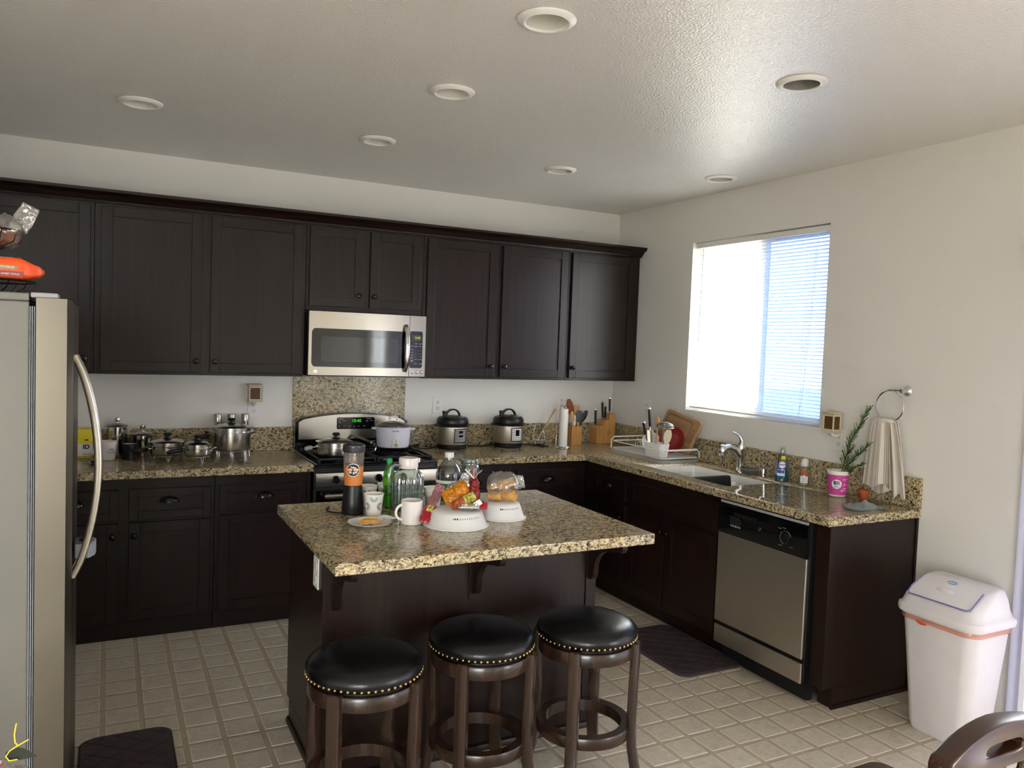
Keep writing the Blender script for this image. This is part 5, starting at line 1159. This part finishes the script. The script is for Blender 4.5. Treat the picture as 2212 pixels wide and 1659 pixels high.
for dx, z in ((.030, .094), (.034, .066), (.024, .034), (.036, .045)):
    g = on_cyl(.0505 + (z - .068) * .10, ph - .10 + dx / .0505 + .35, z); mb = MB(); mb.add([g(.007 * math.cos(2 * PI * i / 14) - .012, .0042 * math.sin(2 * PI * i / 14), .0014) for i in range(14)], [tuple(range(14))]); mb.add([g(-.006, -.0013, .0014), (g(.016, -.0013, .0014)), g(.016, .0013, .0014), g(-.006, .0013, .0014)], [(0, 1, 2, 3)]); mb.build('spoon_print', M['pinkl'], ic, smooth=0)
sp = thing('juniper_sprig', 'green juniper sprig standing in the ice cream cup', 'plant', (-.125, -2.305, CT + .008)); rnd = random.Random(3)
def sprig(pts, dens, ln):
    P = [Vector(p) for p in pts]; tb(P, [.003] + [.0022] * (len(P) - 2) + [.0008], 6).build('stem', M['stem'], sp); mb = MB(); seg = []
    L = [(P[i + 1] - P[i]).length for i in range(len(P) - 1)]; tot = sum(L); n = int(tot * dens)
    for k in range(n):
        u = .30 + .70 * k / n; d = u * tot; i = 0
        while i < len(L) - 1 and d > L[i]: d -= L[i]; i += 1
        b = P[i] + (P[i + 1] - P[i]) * min(1, d / L[i]); ax = (P[i + 1] - P[i]).normalized(); a = rnd.uniform(0, 2 * PI)
        rd = Vector((math.cos(a), math.sin(a), rnd.uniform(-.2, .5))); dr_ = (ax * 1.1 + rd * .75).normalized(); l_ = ln * (1.15 - .75 * u) * rnd.uniform(.6, 1.2) + .006
        mb.tube([b, b + dr_ * l_ * .5, b + dr_ * l_ + Vector((0, 0, .1 * l_))], [.0020, .0017, .0005], 4)
        for j in range(int(l_ / .0045)):
            q = b + dr_ * l_ * rnd.uniform(.1, 1); a2 = rnd.uniform(0, 2 * PI); d2 = (dr_ + Vector((math.cos(a2), math.sin(a2), rnd.uniform(-.5, .5))) * .8).normalized(); mb.tube([q, q + d2 * rnd.uniform(.005, .010)], [.0013, .0005], 3)
    mb.build('foliage', M['leaf'], sp, kind='stuff', smooth=0)
sprig([(0, 0, .0), (.010, -.008, .10), (.016, -.025, .20), (.020, -.070, .33), (.022, -.112, .40), (.024, -.147, .470)], 190, .055)
sprig([(.004, -.004, .06), (.010, -.030, .14), (.012, -.085, .205), (.014, -.165, .285)], 210, .045)
sprig([(.004, -.006, .05), (.006, -.05, .125), (.006, -.10, .16), (.008, -.145, .182)], 200, .038)
tp = thing('terracotta_pot', 'tiny terracotta pot on the right counter', 'pot', (-.072, -2.428, CT))
lt([(0, .0006), (.0185, .0006), (.0195, .003), (.0245, .036), (.0275, .0365), (.0285, .050), (.0255, .0505), (.0235, .036), (.018, .006), (0, .005)], 28).build('pot', M['terracotta'], tp)
cl = thing('dish_cloth', 'crumpled grey dish cloth at the end of the right counter', 'cloth', (-.275, -2.585, CT), math.radians(-14))
def clz(u, v):
    a, b = 2 * u - 1, 2 * v - 1; e = max(0, 1 - (abs(a) ** 3 + abs(b) ** 3)); return .002 + e ** .5 * (.010 + .018 * math.exp(-((a - .25) ** 2 + (b - .2) ** 2) * 5) + .006 * math.sin(7 * a + 3 * b) * math.cos(5 * b) + .004 * math.sin(13 * a - 6 * b))
mb = MB(); N1 = 30
top = lambda u, v: ((2 * u - 1) * (.090 + .012 * math.sin(5 * v)), (2 * v - 1) * (.058 + .010 * math.sin(4 * u + 1)), clz(u, v) + .0025)
mb.grid(top, N1, 18); mb.grid(lambda u, v: (top(u, v)[0], top(u, v)[1], max(.0008, top(u, v)[2] - .0035)), N1, 18); mb.build('cloth', M['cloth'], cl, smooth=80)
# towel ring and hanging towel
tring = thing('towel_ring', 'chrome towel ring on the wall right of the window', 'towel ring', (0, -2.541, 1.412))
mb = MB(); mb.T = Matrix.Translation((0, -.050, .078)) @ Matrix.Rotation(-PI / 2, 4, 'Y'); mb.lathe([(0, .0006), (.025, .0006), (.026, .004), (.022, .009), (.012, .014), (.010, .030), (.012, .044), (.010, .052), (0, .054)], 28); mb.build('wall_post', M['chrome'], tring)
tb([(-.046, -.055, .080), (-.056, -.02, .082), (-.060, .010, .079)], [.006, .0055, .006], 10).build('arm', M['chrome'], tring)
tb([(-.060, .078 * math.sin(2 * PI * i / 48), .078 * math.cos(2 * PI * i / 48)) for i in range(48)], .0040, 8, True).build('ring', M['chrome'], tring)
tw = thing('hand_towel', 'beige striped hand towel hanging through the towel ring', 'towel', (-.062, -2.535, 0)); K = 72; V = 16
def towel_layer(name, x0, ytop, ybot, ztop, zbots, amp, seed, stripes):
    mb = MB(); th = .004; vs = []
    for side in (0, 1):
        for j in range(V + 1):
            v = j / V
            for i in range(K + 1):
                u = i / K; y = (ytop[0] + (ytop[1] - ytop[0]) * u) * (1 - v ** .75) + (ybot[0] + (ybot[1] - ybot[0]) * u) * v ** .75
                zb_ = zbots[0] + (zbots[1] - zbots[0]) * u + .012 * math.sin(9 * u + seed); z = ztop + .010 * math.sin(PI * u) + (zb_ - ztop) * v
                x = x0 + amp * (.5 + .5 * v) * (math.sin(8 * u + seed) * .7 + math.sin(15 * u + seed * 2) * .3) - side * th; vs.append((x, y, z))
    n = (K + 1) * (V + 1); mb2 = []
    for j in range(V):
        for i in range(K):
            a = j * (K + 1) + i; mb.mi = 1 if any(s0 <= i / K < s1 for s0, s1 in stripes) else 0
            b0 = len(mb.v)
            mb.f.append((a, a + 1, a + K + 2, a + K + 1)); mb.m.append(mb.mi); mb.f.append((n + a, n + a + K + 1, n + a + K + 2, n + a + 1)); mb.m.append(mb.mi)
    for i in range(K): mb.f.append((V * (K + 1) + i, V * (K + 1) + i + 1, n + V * (K + 1) + i + 1, n + V * (K + 1) + i)); mb.m.append(0); mb.f.append((i, n + i, n + i + 1, i + 1)); mb.m.append(0)
    for j in range(V):
        for i in (0, K): a = j * (K + 1) + i; mb.f.append((a, a + K + 1, n + a + K + 1, n + a)); mb.m.append(0)
    mb.v = [Vector(p) for p in vs]; return mb.build(name, [M['towel'], M['towelstripe']], tw, smooth=80)
ST = [(.10, .13), (.16, .18), (.30, .33), (.36, .38), (.52, .55), (.58, .60), (.74, .77), (.80, .82), (.93, .96)]
towel_layer('front_fold', -.020, (.072, -.020), (.118, -.050), 1.338, (.985, 1.000), .011, 1.0, ST)
towel_layer('back_fold', .016, (.060, -.045), (.085, -.115), 1.337, (.960, .968), .010, 2.2, ST)
towel_layer('side_fold', -.002, (-.010, -.046), (-.062, -.125), 1.336, (.962, .958), .010, 4.1, ST)
MB().ball((-.002, .010, 1.336), .03, 20, 10, (.9, 1.75, .42)).build('ring_fold', M['towel'], tw, smooth=80)

# ================================================================== things on the island
pb = thing('personal_blender', 'black personal blender with an orange smoothie and to-go badge', 'blender', (-2.649, -1.962, CT)); ph = facing(-2.649, -1.962)
lt([(0, .0006), (.046, .0006), (.047, .008), (.0445, .011), (.0445, .014), (.046, .018), (.0445, .055), (.0395, .100), (.0375, .122), (0, .122)], 40).build('motor_base', M['black'], pb)
lt([(.0414, .2035), (.0435, .262), (.0445, .266)], 40).build('cup', M['hazycup'], pb)
lt([(0, .1235), (.0375, .1235), (.0398, .165), (.0413, .203), (0, .203)], 40).build('smoothie', M['orangedrink'], pb)
lt([(.0445, .262), (.0475, .264), (.0485, .268), (.0470, .281), (.0480, .284), (.0460, .292), (.036, .296), (0, .297)], 40).build('lid', M['smokelid'], pb)
mb = MB(); mb.ball((.0, .0, .294), .03, 18, 10, (1.05, .75, .42)); mb.build('lid_spout', M['smokelid'], pb, smooth=70)
tb([(.0445 * math.cos(ph + PI * .62), .0445 * math.sin(ph + PI * .62), .012), (-.066, .010, .0045), (-.090, .045, .0045), (-.088, .095, .0045), (-.060, .150, .0045)], .0032, 6).build('power_cord', M['black'], pb)
f = on_cyl(.0405, ph - .05, .190, .04); mb = MB(); disc_on(.0405, ph - .05, .190, .0275, .0008, 32, .04).build('badge_rim', M['whitep'], pb); disc_on(.0405, ph - .05, .190, .0250, .0013, 32, .04).build('badge', M['blackm'], pb)
for w, dz, sz in (('Take', .0115, .0105), ('your drink', .0025, .0105), ('to go!', -.0090, .0150)): text(w, sz, 'badge_lettering', M['whitep'], pb, lambda a, b, c, dz=dz: f(a, b + dz, c + .0016), .0002, .0004)
def paper_cup(label, x, y, motif):
    t = thing('paper_cup', label, 'cup', (x, y, CT), group='paper cups on the island'); ph = facing(x, y); r0, r1, h = .029, .0405, .092
    lt([(0, .003), (r0, .003), (r0, .0006), (r0 + .001, .0006), (r1, h - .004), (r1 + .002, h - .003), (r1 + .002, h), (r1 - .001, h), (r0 - .001, .006), (0, .006)], 36).build('cup', M['cuppaper'], t)
    for k, (a, z, mt) in enumerate(motif):
        R = r0 + (r1 - r0) * z / h; f = on_cyl(R, ph + a, z, (r1 - r0) / h); mb = MB()
        for q in range(9):
            an = PI * (q / 8) + (PI if z > .06 else (PI / 2 if a > 0 else -PI / 2)); c, s = math.cos(an), math.sin(an)
            mb.tube([f(c * .006, s * .006, .0006), f(c * .012 - s * .003, s * .012 + c * .003, .0008), f(c * .017, s * .017, .0008), f(c * .012 + s * .003, s * .012 - c * .003, .0008)], .0010, 4, True)
        mb.build('petal_print', M[mt], t)
paper_cup('patterned paper cup in front, between the blender and the green bottle', -2.575, -2.020, [(.0, .078, 'teal'), (-.95, .042, 'plum'), (.85, .042, 'plum')])
paper_cup('patterned paper cup right behind the blender', -2.545, -1.835, [(-.1, .074, 'plum'), (.7, .05, 'teal')])
paper_cup('paper cup behind the green bottle, farthest back', -2.452, -1.812, [(-.6, .06, 'teal')])
paper_cup('paper cup with blue petals between the pitcher and the green-label bottle', -2.283, -1.952, [(-.05, .045, 'navy'), (.5, .05, 'navy')])
gb = thing('green_soda_bottle', 'slim green plastic drink bottle left of the glass pitcher', 'bottle', (-2.467, -1.886, CT))
lt([(0, .0006), (.020, .0006), (.0245, .005), (.025, .03), (.0225, .075), (.0245, .10), (.025, .135), (.023, .160), (.014, .184), (.0115, .190), (.0115, .196)], 32).build('bottle', M['greenpet'], gb)
lt([(0, .003), (.021, .004), (.0225, .03), (.0205, .052), (0, .052)], 28).build('drink', M['greenliq'], gb); lt([(0, .196), (.0125, .196), (.013, .199), (.013, .214), (.011, .217), (0, .217)], 24).build('cap', M['greencap'], gb)
lt([(.0253, .102), (.0256, .104), (.0256, .132), (.0250, .134)], 32).build('label_band', M['greenliq'], gb)
gp = thing('glass_pitcher', 'ribbed clear glass pitcher with white lid, half full of water', 'pitcher', (-2.404, -1.958, CT)); mb = MB(); rings = []
for z, r, w in ((.0006, .058, 0), (.006, .064, 1), (.04, .066, 1), (.08, .066, 1), (.120, .067, 1), (.148, .066, 1), (.160, .060, .6), (.172, .048, .2), (.180, .040, 0), (.186, .039, 0)):
    rings.append([((r + .0028 * w * math.cos(22 * 2 * PI * i / 132)) * math.cos(2 * PI * i / 132), (r + .0028 * w * math.cos(22 * 2 * PI * i / 132)) * math.sin(2 * PI * i / 132), z) for i in range(132)])
loft(mb, rings, True, False); mb.build('jug', M['clearglass'], gp, smooth=60)
lt([(0, .006), (.056, .006), (.0615, .012), (.063, .098), (0, .098)], 40).build('water', M['water'], gp)
lt([(0, .184), (.0415, .184), (.0425, .188), (.0425, .224), (.040, .229), (0, .230)], 36).build('lid', M['ceramic'], gp); MB().prism([(.030, -.014), (.052, -.006), (.052, .006), (.030, .014)], 'z', .206, .226).build('lid_spout', M['ceramic'], gp, .003)
hx_, hy_ = -.95, -.31
tb([(hx_ * .040, hy_ * .040, .196), (hx_ * .075, hy_ * .075, .203), (hx_ * .098, hy_ * .098, .190), (hx_ * .104, hy_ * .104, .150), (hx_ * .100, hy_ * .100, .110), (hx_ * .094, hy_ * .094, .088)], [.007, .0075, .0075, .007, .0065, .0055], 10).build('handle', M['clearglass'], gp, smooth=60)
wm = mug('plain white mug on the island in front of the pitcher', (-2.478, -2.215, CT), .0435, .096, M['ceramic'], M['ceramic'], math.radians(185))
npk = thing('paper_napkin', 'crumpled white paper napkin behind the plate', 'napkin', (-2.560, -2.105, CT), .4); mb = MB()
nz = lambda u, v: .0015 + .010 * (1 - abs(2 * u - 1) ** 2) * (1 - abs(2 * v - 1) ** 2) * (1 + .5 * math.sin(9 * u + 4 * v))
mb.grid(lambda u, v: ((u - .5) * .10, (v - .5) * .055 + .006 * math.sin(6 * u), nz(u, v) + .001), 14, 10); mb.grid(lambda u, v: ((u - .5) * .10, (v - .5) * .055 + .006 * math.sin(6 * u), nz(u, v) - .0008), 14, 10); mb.build('napkin', M['paper'], npk, smooth=80)
pl = lt([(0, .0006), (.048, .0006), (.052, .003), (.080, .010), (.086, .0125), (.0865, .014), (.080, .0125), (.052, .006), (0, .0055)], 56, (-2.642, -2.185, CT)).build('small_plate', M['ceramic']); tag(pl, 'small white plate with pastry on the island corner', 'plate')
ps = thing('pastry', 'orange topped pastry piece on the small white plate', 'food', (-2.640, -2.182, CT + .0065)); mb = MB()
mb.grid(lambda u, v: ((u - .5) * .092 * (1 - .25 * abs(2 * v - 1)), (v - .5) * .052 + .006 * math.sin(7 * u), .001 + .016 * math.sqrt(max(0, 1 - (2 * u - 1) ** 2)) * math.sqrt(max(0, 1 - (2 * v - 1) ** 2)) + .002 * math.sin(18 * u + 11 * v) * (1 - (2 * u - 1) ** 2)), 22, 14); mb.build('topping', M['egg'], ps, smooth=80)
mb = MB(); mb.ball((.012, -.006, .0055), .05, 20, 8, (.92, .52, .10)); mb.build('crust', M['crust'], ps, smooth=80)
fk = tb([(-.055, -.036, .0015), (0, -.034, .004), (.050, -.016, .009), (.058, -.010, .011)], [.0022, .0020, .0028, .0015], 6).build('fork', M['polished']); fk.location = (-2.642, -2.187, CT + .011); tag(fk, 'steel fork handle lying on the small plate', 'fork')
def cover(label, x, y, R, h, n):
    t = thing('microwave_cover', label, 'food cover', (x, y, CT))
    lt([(R, .0008), (R, .004), (R - .004, .006), (R - .010, .012), (R - .024, h - .014), (R - .029, h - .004), (R - .036, h), (R - .05, h + .003), (.02, h + .005), (0, h + .005)], 64).build('dome', M['frostd'], t)
    lt([(R - .001, .0008), (R + .0015, .002), (R + .0015, .006), (R - .002, .008)], 64).build('rim', M['frostd'], t); mb = MB(); rr_ = R - .0235
    for k in range(n):
        a = 2 * PI * k / n
        if math.sin(a * 3.0) > -.15: f = on_cyl(rr_ + .0006, a, h - .016, -.5); mb.add([f(-.0022, -.003, .0004), f(.0022, -.003, .0004), f(.0022, .003, .0004), f(-.0022, .003, .0004)], [(0, 1, 2, 3)])
    mb.build('vent_slots', M['greyp'], t, smooth=0, kind='stuff'); mb = MB()
    f = on_cyl(rr_ + .0008, facing(x, y) - .05, h - .016, -.5); mb.add([f(-.0025, -.003, .0006), f(.0025, -.003, .0006), f(.0025, .003, .0006), f(-.0025, .003, .0006)], [(0, 1, 2, 3)]); f = on_cyl(rr_ + .0008, facing(x, y) + .04, h - .016, -.5); mb.add([f(-.0025, -.003, .0006), f(.0025, -.003, .0006), f(.0025, .003, .0006), f(-.0025, .003, .0006)], [(0, 1, 2, 3)]); mb.build('open_vent', M['blackm'], t, smooth=0)
cover('large frosted plastic microwave cover in front, holding the snack bag', -2.313, -2.290, .131, .062, 72)
cover('smaller frosted plastic microwave cover holding the bread bag', -2.074, -2.222, .104, .066, 60)
vb = thing('clear_jug_bottle', 'clear plastic bottle with green label behind the covers', 'bottle', (-2.167, -1.850, CT)); ph = facing(-2.167, -1.850)
lt([(0, .0006), (.054, .0006), (.058, .006), (.0585, .10), (.060, .118), (.0585, .135), (.050, .162), (.034, .184), (.0205, .196), (.0195, .206)], 48).build('bottle', M['clear'], vb)
patch(.0585, .0585, .012, .092, ph, 1.9, 40, .0008).build('label', M['greenlab'], vb); patch(.0585, .0592, .0925, .106, ph, 1.9, 40, .0008).build('label_top_band', M['whitep'], vb); patch(.0585, .0585, .040, .0415, ph, 1.9, 40, .0012).build('label_line', M['gold'], vb)
text('Gold', .020, 'label_lettering', M['whitep'], vb, on_cyl(.0598, ph + .16, .068), .0003, .0006); lt([(0, .206), (.0205, .206), (.0215, .208), (.0215, .226), (.020, .229), (0, .229)], 30).build('cap', M['white'], vb)
jr = thing('glass_jar', 'tall textured glass jar with screw neck beside the green-label bottle', 'jar', (-2.046, -1.812, CT)); mb = MB(); rings = []
for z, r, w in ((.0006, .040, 0), (.006, .046, 1), (.05, .047, 1), (.10, .047, 1), (.145, .047, 1), (.160, .043, .4), (.168, .0385, 0), (.172, .0395, 0), (.186, .0395, 0), (.190, .038, 0)):
    rings.append([((r + .0012 * w * math.sin(14 * 2 * PI * i / 84 + z * 160)) * math.cos(2 * PI * i / 84), (r + .0012 * w * math.sin(14 * 2 * PI * i / 84 + z * 160)) * math.sin(2 * PI * i / 84), z) for i in range(84)])
loft(mb, rings, True, False); mb.build('jar', M['clearglass'], jr, smooth=60); mb = MB()
for z in (.172, .178, .184): mb.ring(.0400, .0012, z, 40, 6)
mb.build('screw_thread', M['clearglass'], jr)
# snack bags
def pillow(mb, c, ax, up, L, W, T, wr=.10, seed=0.0, nu=40, nv=36):
    """a sealed flexible packet: flat crimped ends, bulging middle, wrinkles"""
    A = Vector(ax).normalized(); U = Vector(up); U = (U - A * U.dot(A)).normalized(); S = A.cross(U); C_ = Vector(c)
    def fn(u, v):
        t = 2 * u - 1; e = max(0.0, 1 - t ** 4) ** .5; an = 2 * PI * v; w = W * (.80 + .20 * e) ; th = T * e + .0012
        k = 1 + wr * math.sin(11 * u + 3 * an + seed) * math.sin(5 * an + seed)
        p = C_ + A * t * L + S * w * math.cos(an) * (1 - .03 * math.sin(17 * u + seed)) + U * th * math.sin(an) * k
        q = p * 75 + Vector((seed * 7, seed * 3, 0)); g = abs(noise.noise(q)) * 2 - .55
        return tuple(p + U * g * min(.008, T * .55) * (math.sin(an) if abs(math.sin(an)) > .25 else .25) + S * noise.noise(q * .8 + Vector((9, 0, 0))) * W * .16)
    mb.grid(lambda a, b: fn(b, a), nv, nu, True); return mb
sn = thing('snack_bag', 'open orange and dark red snack bag clipped shut on the front cover', 'snack bag', (-2.265, -2.292, CT + .0755)); ph = facing(-2.265, -2.29); V_ = lambda r, u, z: (r * u[0], r * u[1], z)
R_ = Vector((math.sin(-ph) * -1, 0, 0)); rt = Vector((-math.sin(ph), math.cos(ph), 0)); tc_ = Vector((math.cos(ph), math.sin(ph), 0))
pt = lambda r, c, z: tuple(rt * r + tc_ * c + Vector((0, 0, z)))
pillow(MB(), pt(-.052, .0, .052), rt * .86 + Vector((0, 0, .55)), tc_ + Vector((0, 0, .8)), .056, .034, .017, .16, 1.0).build('orange_wrapper', M['orangep'], sn, smooth=60)
pillow(MB(), pt(-.036, -.016, .078), rt * .9 + Vector((0, 0, .42)), tc_ + Vector((0, 0, .6)), .048, .024, .010, .2, 2.0).build('silver_film', M['silverp'], sn, smooth=60)
pillow(MB(), pt(-.012, .040, .030), rt * .9 + Vector((0, 0, .45)), tc_ + Vector((0, 0, .5)), .046, .020, .014, .25, 3.0).build('green_packet', M['snackgreen'], sn, smooth=60)
pillow(MB(), pt(-.040, .052, .018), rt * .8 + Vector((0, 0, .5)), tc_, .030, .018, .013, .3, 4.0).build('nut_packet', M['snackred'], sn, smooth=60)
pillow(MB(), pt(.026, .010, .060), Vector((0, 0, 1)) - rt * .12, tc_, .055, .020, .014, .2, 5.0).build('dark_red_wrapper', M['dkred'], sn, smooth=60)
pillow(MB(), pt(.046, .040, .013), rt * 1.0 - Vector((0, 0, .10)), Vector((0, 0, 1)) + tc_ * .4, .034, .026, .010, .2, 6.0).build('red_white_corner', M['redp'], sn, smooth=60)
pillow(MB(), pt(.036, .052, .018), rt * .8 + Vector((0, 0, .6)), tc_, .020, .012, .004, .2, 6.5).build('white_print', M['whitep'], sn, smooth=60)
pillow(MB(), pt(.004, .062, .010), rt, Vector((0, 0, 1)) + tc_ * .3, .044, .016, .008, .3, 7.0).build('clear_film', M['silverp'], sn, smooth=60)
for k, (dr_, dz) in enumerate(((-.034, .150), (-.004, .158), (.036, .148))):
    a0 = Vector(pt(.022, .006, .112)); b0 = Vector(pt(.018 + dr_ * .5, .006, .112 + (dz - .112) * .6)); c0 = Vector(pt(.018 + dr_, .004, dz)); tb([a0, b0, c0], [.006, .004, .003], 6).build('twisted_neck', M['silverp'] if k != 1 else M['snackred'], sn, smooth=60)
pillow(MB(), pt(-.006, -.022, .104), rt - Vector((0, 0, .35)), tc_, .030, .022, .004, .3, 8.0).build('loose_film', M['crinkle'], sn, smooth=60)
rp = thing('candy_pack', 'narrow red and clear candy pack leaning against the front cover', 'snack pack', (-2.462, -2.302, CT + .006)); ax_ = Vector((.125, .135, .112)); up_ = tc_ + Vector((0, 0, .6))
pillow(MB(), tuple(ax_ * .27 + Vector((0, 0, .012))), ax_, up_, .052, .022, .010, .2, 1.5).build('red_end', M['redp'], rp, smooth=60)
pillow(MB(), tuple(ax_ * .64 + Vector((0, 0, .014))), ax_, up_, .052, .021, .009, .2, 2.5).build('clear_window', glass('pink_film', 'e8b9bd', 0.1, 0.15, 'c98a90', 0.35), rp, smooth=60)
pillow(MB(), tuple(ax_ * .93 + Vector((0, 0, .016))), ax_, up_, .026, .021, .006, .15, 3.5).build('printed_end', plain('pack_rose', 'b4777c', 0.3, vary=.2, scale=80), rp, smooth=60)
pillow(MB(), tuple(ax_ * .40 + tc_ * .010 + Vector((0, 0, .016))), ax_, up_, .018, .012, .006, .4, 4.5).build('candy', M['snackgreen'], rp, smooth=60)
bb_ = thing('bread_bag', 'clear plastic bag of rolled tortillas and flatbread on the rear cover', 'bread bag', (-2.074, -2.222, CT + .0745)); pillow(MB(), pt(0, 0, .060), rt + Vector((0, 0, .1)), Vector((0, 0, 1)), .068, .050, .058, .10, 2.0).build('film', M['crinkle'], bb_, smooth=60)
pillow(MB(), pt(.072, .0, .078), rt + Vector((0, 0, .2)), tc_, .020, .030, .004, .3, 3.0).build('bag_tail', M['crinkle'], bb_, smooth=60)
tb([pt(.002, .010, .027), pt(.055, .034, .026)], [.023, .024], 22).build('rolled_tortilla', M['bread'], bb_, smooth=50); tb([pt(-.056, .012, .022), pt(-.004, .030, .022)], [.019, .020], 22).build('rolled_tortilla', M['bread'], bb_, smooth=50)
for k, (a, z, t_) in enumerate(((-.030, .058, .25), (-.012, .070, .35), (.010, .082, .30), (.018, .066, .42))): pillow(MB(), pt(a, -.002 + .006 * k, z), rt + Vector((0, 0, t_)), Vector((0, 0, 1)), .038, .030, .007, .25, k * 1.7).build('flatbread_piece', M['cheese'], bb_, smooth=60)

# ================================================================== on top of the fridge
wbk = thing('wire_basket', 'two-tier dark wire fruit basket on top of the fridge', 'basket', (-3.920, -2.44, FH)); bronze = plain('dark_bronze_wire', '2a1d15', 0.4, 0.6)
def tier(z, R, r0, dp, nm):
    mb = MB(); mb.ring(R, .003, z, 40, 6); mb.ring(r0, .0025, z - dp, 28, 6)
    for k in range(14): a = 2 * PI * k / 14; mb.tube([(R * math.cos(a), R * math.sin(a), z), (R * .93 * math.cos(a), R * .93 * math.sin(a), z - dp * .55), (r0 * math.cos(a), r0 * math.sin(a), z - dp)], .002, 5)
    mb.build(nm, bronze, wbk)
tier(.040, .150, .110, .036, 'lower_tier'); tier(.185, .118, .055, .055, 'upper_tier'); tb([(0, .110, .005), (0, .155, .02), (0, .160, .20), (0, .155, .34), (0, .12, .37)], .004, 8).build('post', bronze, wbk); tb([(0, .117, .185), (0, .160, .187)], .003, 6).build('arm', bronze, wbk)
mb = MB()
for z, r_ in ((.004, .110), (.130, .055)): mb.tube([(-r_, 0, z), (r_, 0, z)], .002, 5); mb.tube([(0, -r_, z), (0, r_, z)], .002, 5)
mb.build('cross_wire', bronze, wbk)
rp_ = thing('roll_pack', 'orange plastic pack of sweet rolls in the lower basket tier', 'bread pack', (-3.930, -2.490, FH + .0435)); mb = MB(); rings = []
for x, w, z0, z1 in ((-.20, .060, .002, .058), (.128, .062, .000, .060), (.142, .060, .002, .054), (.158, .050, .006, .046), (.176, .036, .012, .040), (.186, .010, .022, .030)): rings.append([(x, y, z) for y, z in rrect(-w, w, z0, z1, min(w, (z1 - z0) / 2) * .45, 4)])
loft(mb, rings); mb.build('wrapper', M['brightorange'], rp_, smooth=50)
bx(-.20, .112, -.040, .040, .0602, .0612).build('clear_top', M['silverp'], rp_, .0004); bx(.035, .138, -.0636, -.0626, .006, .021).build('red_band', M['rollred'], rp_)
bx(.060, .124, -.0636, -.0626, .026, .037).build('tan_banner', M['gold'], rp_); text('PARTY PACK', .0085, 'banner_lettering', M['whitep'], rp_, on_front(.092, -.0637, .0315)); text('HAWAIIAN SWEET ROLLS', .0070, 'band_lettering', M['whitep'], rp_, on_front(.088, -.0637, .013))
MB().add([(.030, -.0638, .008), (.050, -.0638, .012), (.056, -.0638, .020), (.048, -.0638, .032), (.030, -.0638, .030)], [(0, 1, 2, 3, 4)]).build('flower_print', M['whitep'], rp_)
ob_ = thing('roll_bag', 'clear bag of brown rolls in the upper basket tier', 'bread bag', (-3.890, -2.448, FH + .137)); rnd = random.Random(5)
for k in range(5): a = 2 * PI * k / 5; MB().ball((.042 * math.cos(a), .042 * math.sin(a), .032), .030, 16, 10, (1.05, 1.05, .85)).build('roll', M['onion'], ob_, smooth=70)
MB().ball((.0, .0, .058), .034, 16, 10, (1.1, 1.1, .8)).build('roll', M['onion'], ob_, smooth=70)
pillow(MB(), (.008, 0, .044), (1, 0, .12), (0, 0, 1), .080, .068, .044, .22, 1.0).build('film', M['crinkle'], ob_, smooth=60); pillow(MB(), (.092, .0, .090), (.45, 0, 1), (0, 1, 0), .042, .026, .006, .35, 2.0).build('bag_tail', M['crinkle'], ob_, smooth=60)

# ================================================================== bottom left corner: small table just below the view with a tied bundle on it
stb = thing('side_table', 'small dark side table below the lower left corner', 'table', (-3.93, -3.62, 0)); MB().prism(rrect(-.26, .26, -.24, .24, .03), 'z', .690, .715).build('table_top', M['chairwood'], stb, .004)
for sx in (-1, 1):
    for sy in (-1, 1): tb([(sx * .22, sy * .20, .69), (sx * .22, sy * .20, .0015)], [.02, .016], 8).build('leg', M['chairwood'], stb)
bd_ = thing('tied_bundle', 'small tied bundle with a yellow twist tie and dark leaf, lower left corner', 'bundle', (-3.745, -3.410, .7155))
lt([(0, .0006), (.036, .0006), (.045, .03), (.036, .055), (.018, .066), (0, .068)], 20).build('pouch', M['crinkle'], bd_); mb = MB(); mb.ball((-.006, .0, .028), .024, 14, 10); mb.ball((.016, .008, .026), .018, 14, 10); mb.build('filling', M['dkred'], bd_, smooth=70)
tb([(.014, .01, .150), (.011, .006, .130), (.013, .0, .116), (.018, -.002, .110)], .0014, 6).build('twist_tie', M['yellowtie'], bd_); tb([(.036, .0, .118), (.018, -.002, .110), (.004, -.004, .103), (-.002, -.006, .094), (.004, -.01, .086), (.018, -.01, .086)], .0014, 6).build('twist_tie', M['yellowtie'], bd_)
mb = MB(); mb.grid(lambda u, v: (-.002 + .054 * u, -.006 + .004 * math.sin(4 * u), .095 - .010 * u * u + (v - .5) * .026 * math.sin(PI * min(1, .12 + .88 * u) ** .8) + 0), 12, 4); mb.build('leaf', M['darkleaf'], bd_, smooth=60)
tb([(-.01, -.01, .086), (0, -.02, .072), (.012, -.03, .064), (.035, -.034, .064), (.055, -.03, .062)], .0016, 6).build('red_twine', M['twine'], bd_); tb([(-.04, .0, .088), (-.02, -.01, .094), (-.008, -.012, .09), (-.014, -.014, .078), (-.035, -.012, .072)], .0022, 6).build('silver_ribbon', M['polished'], bd_)
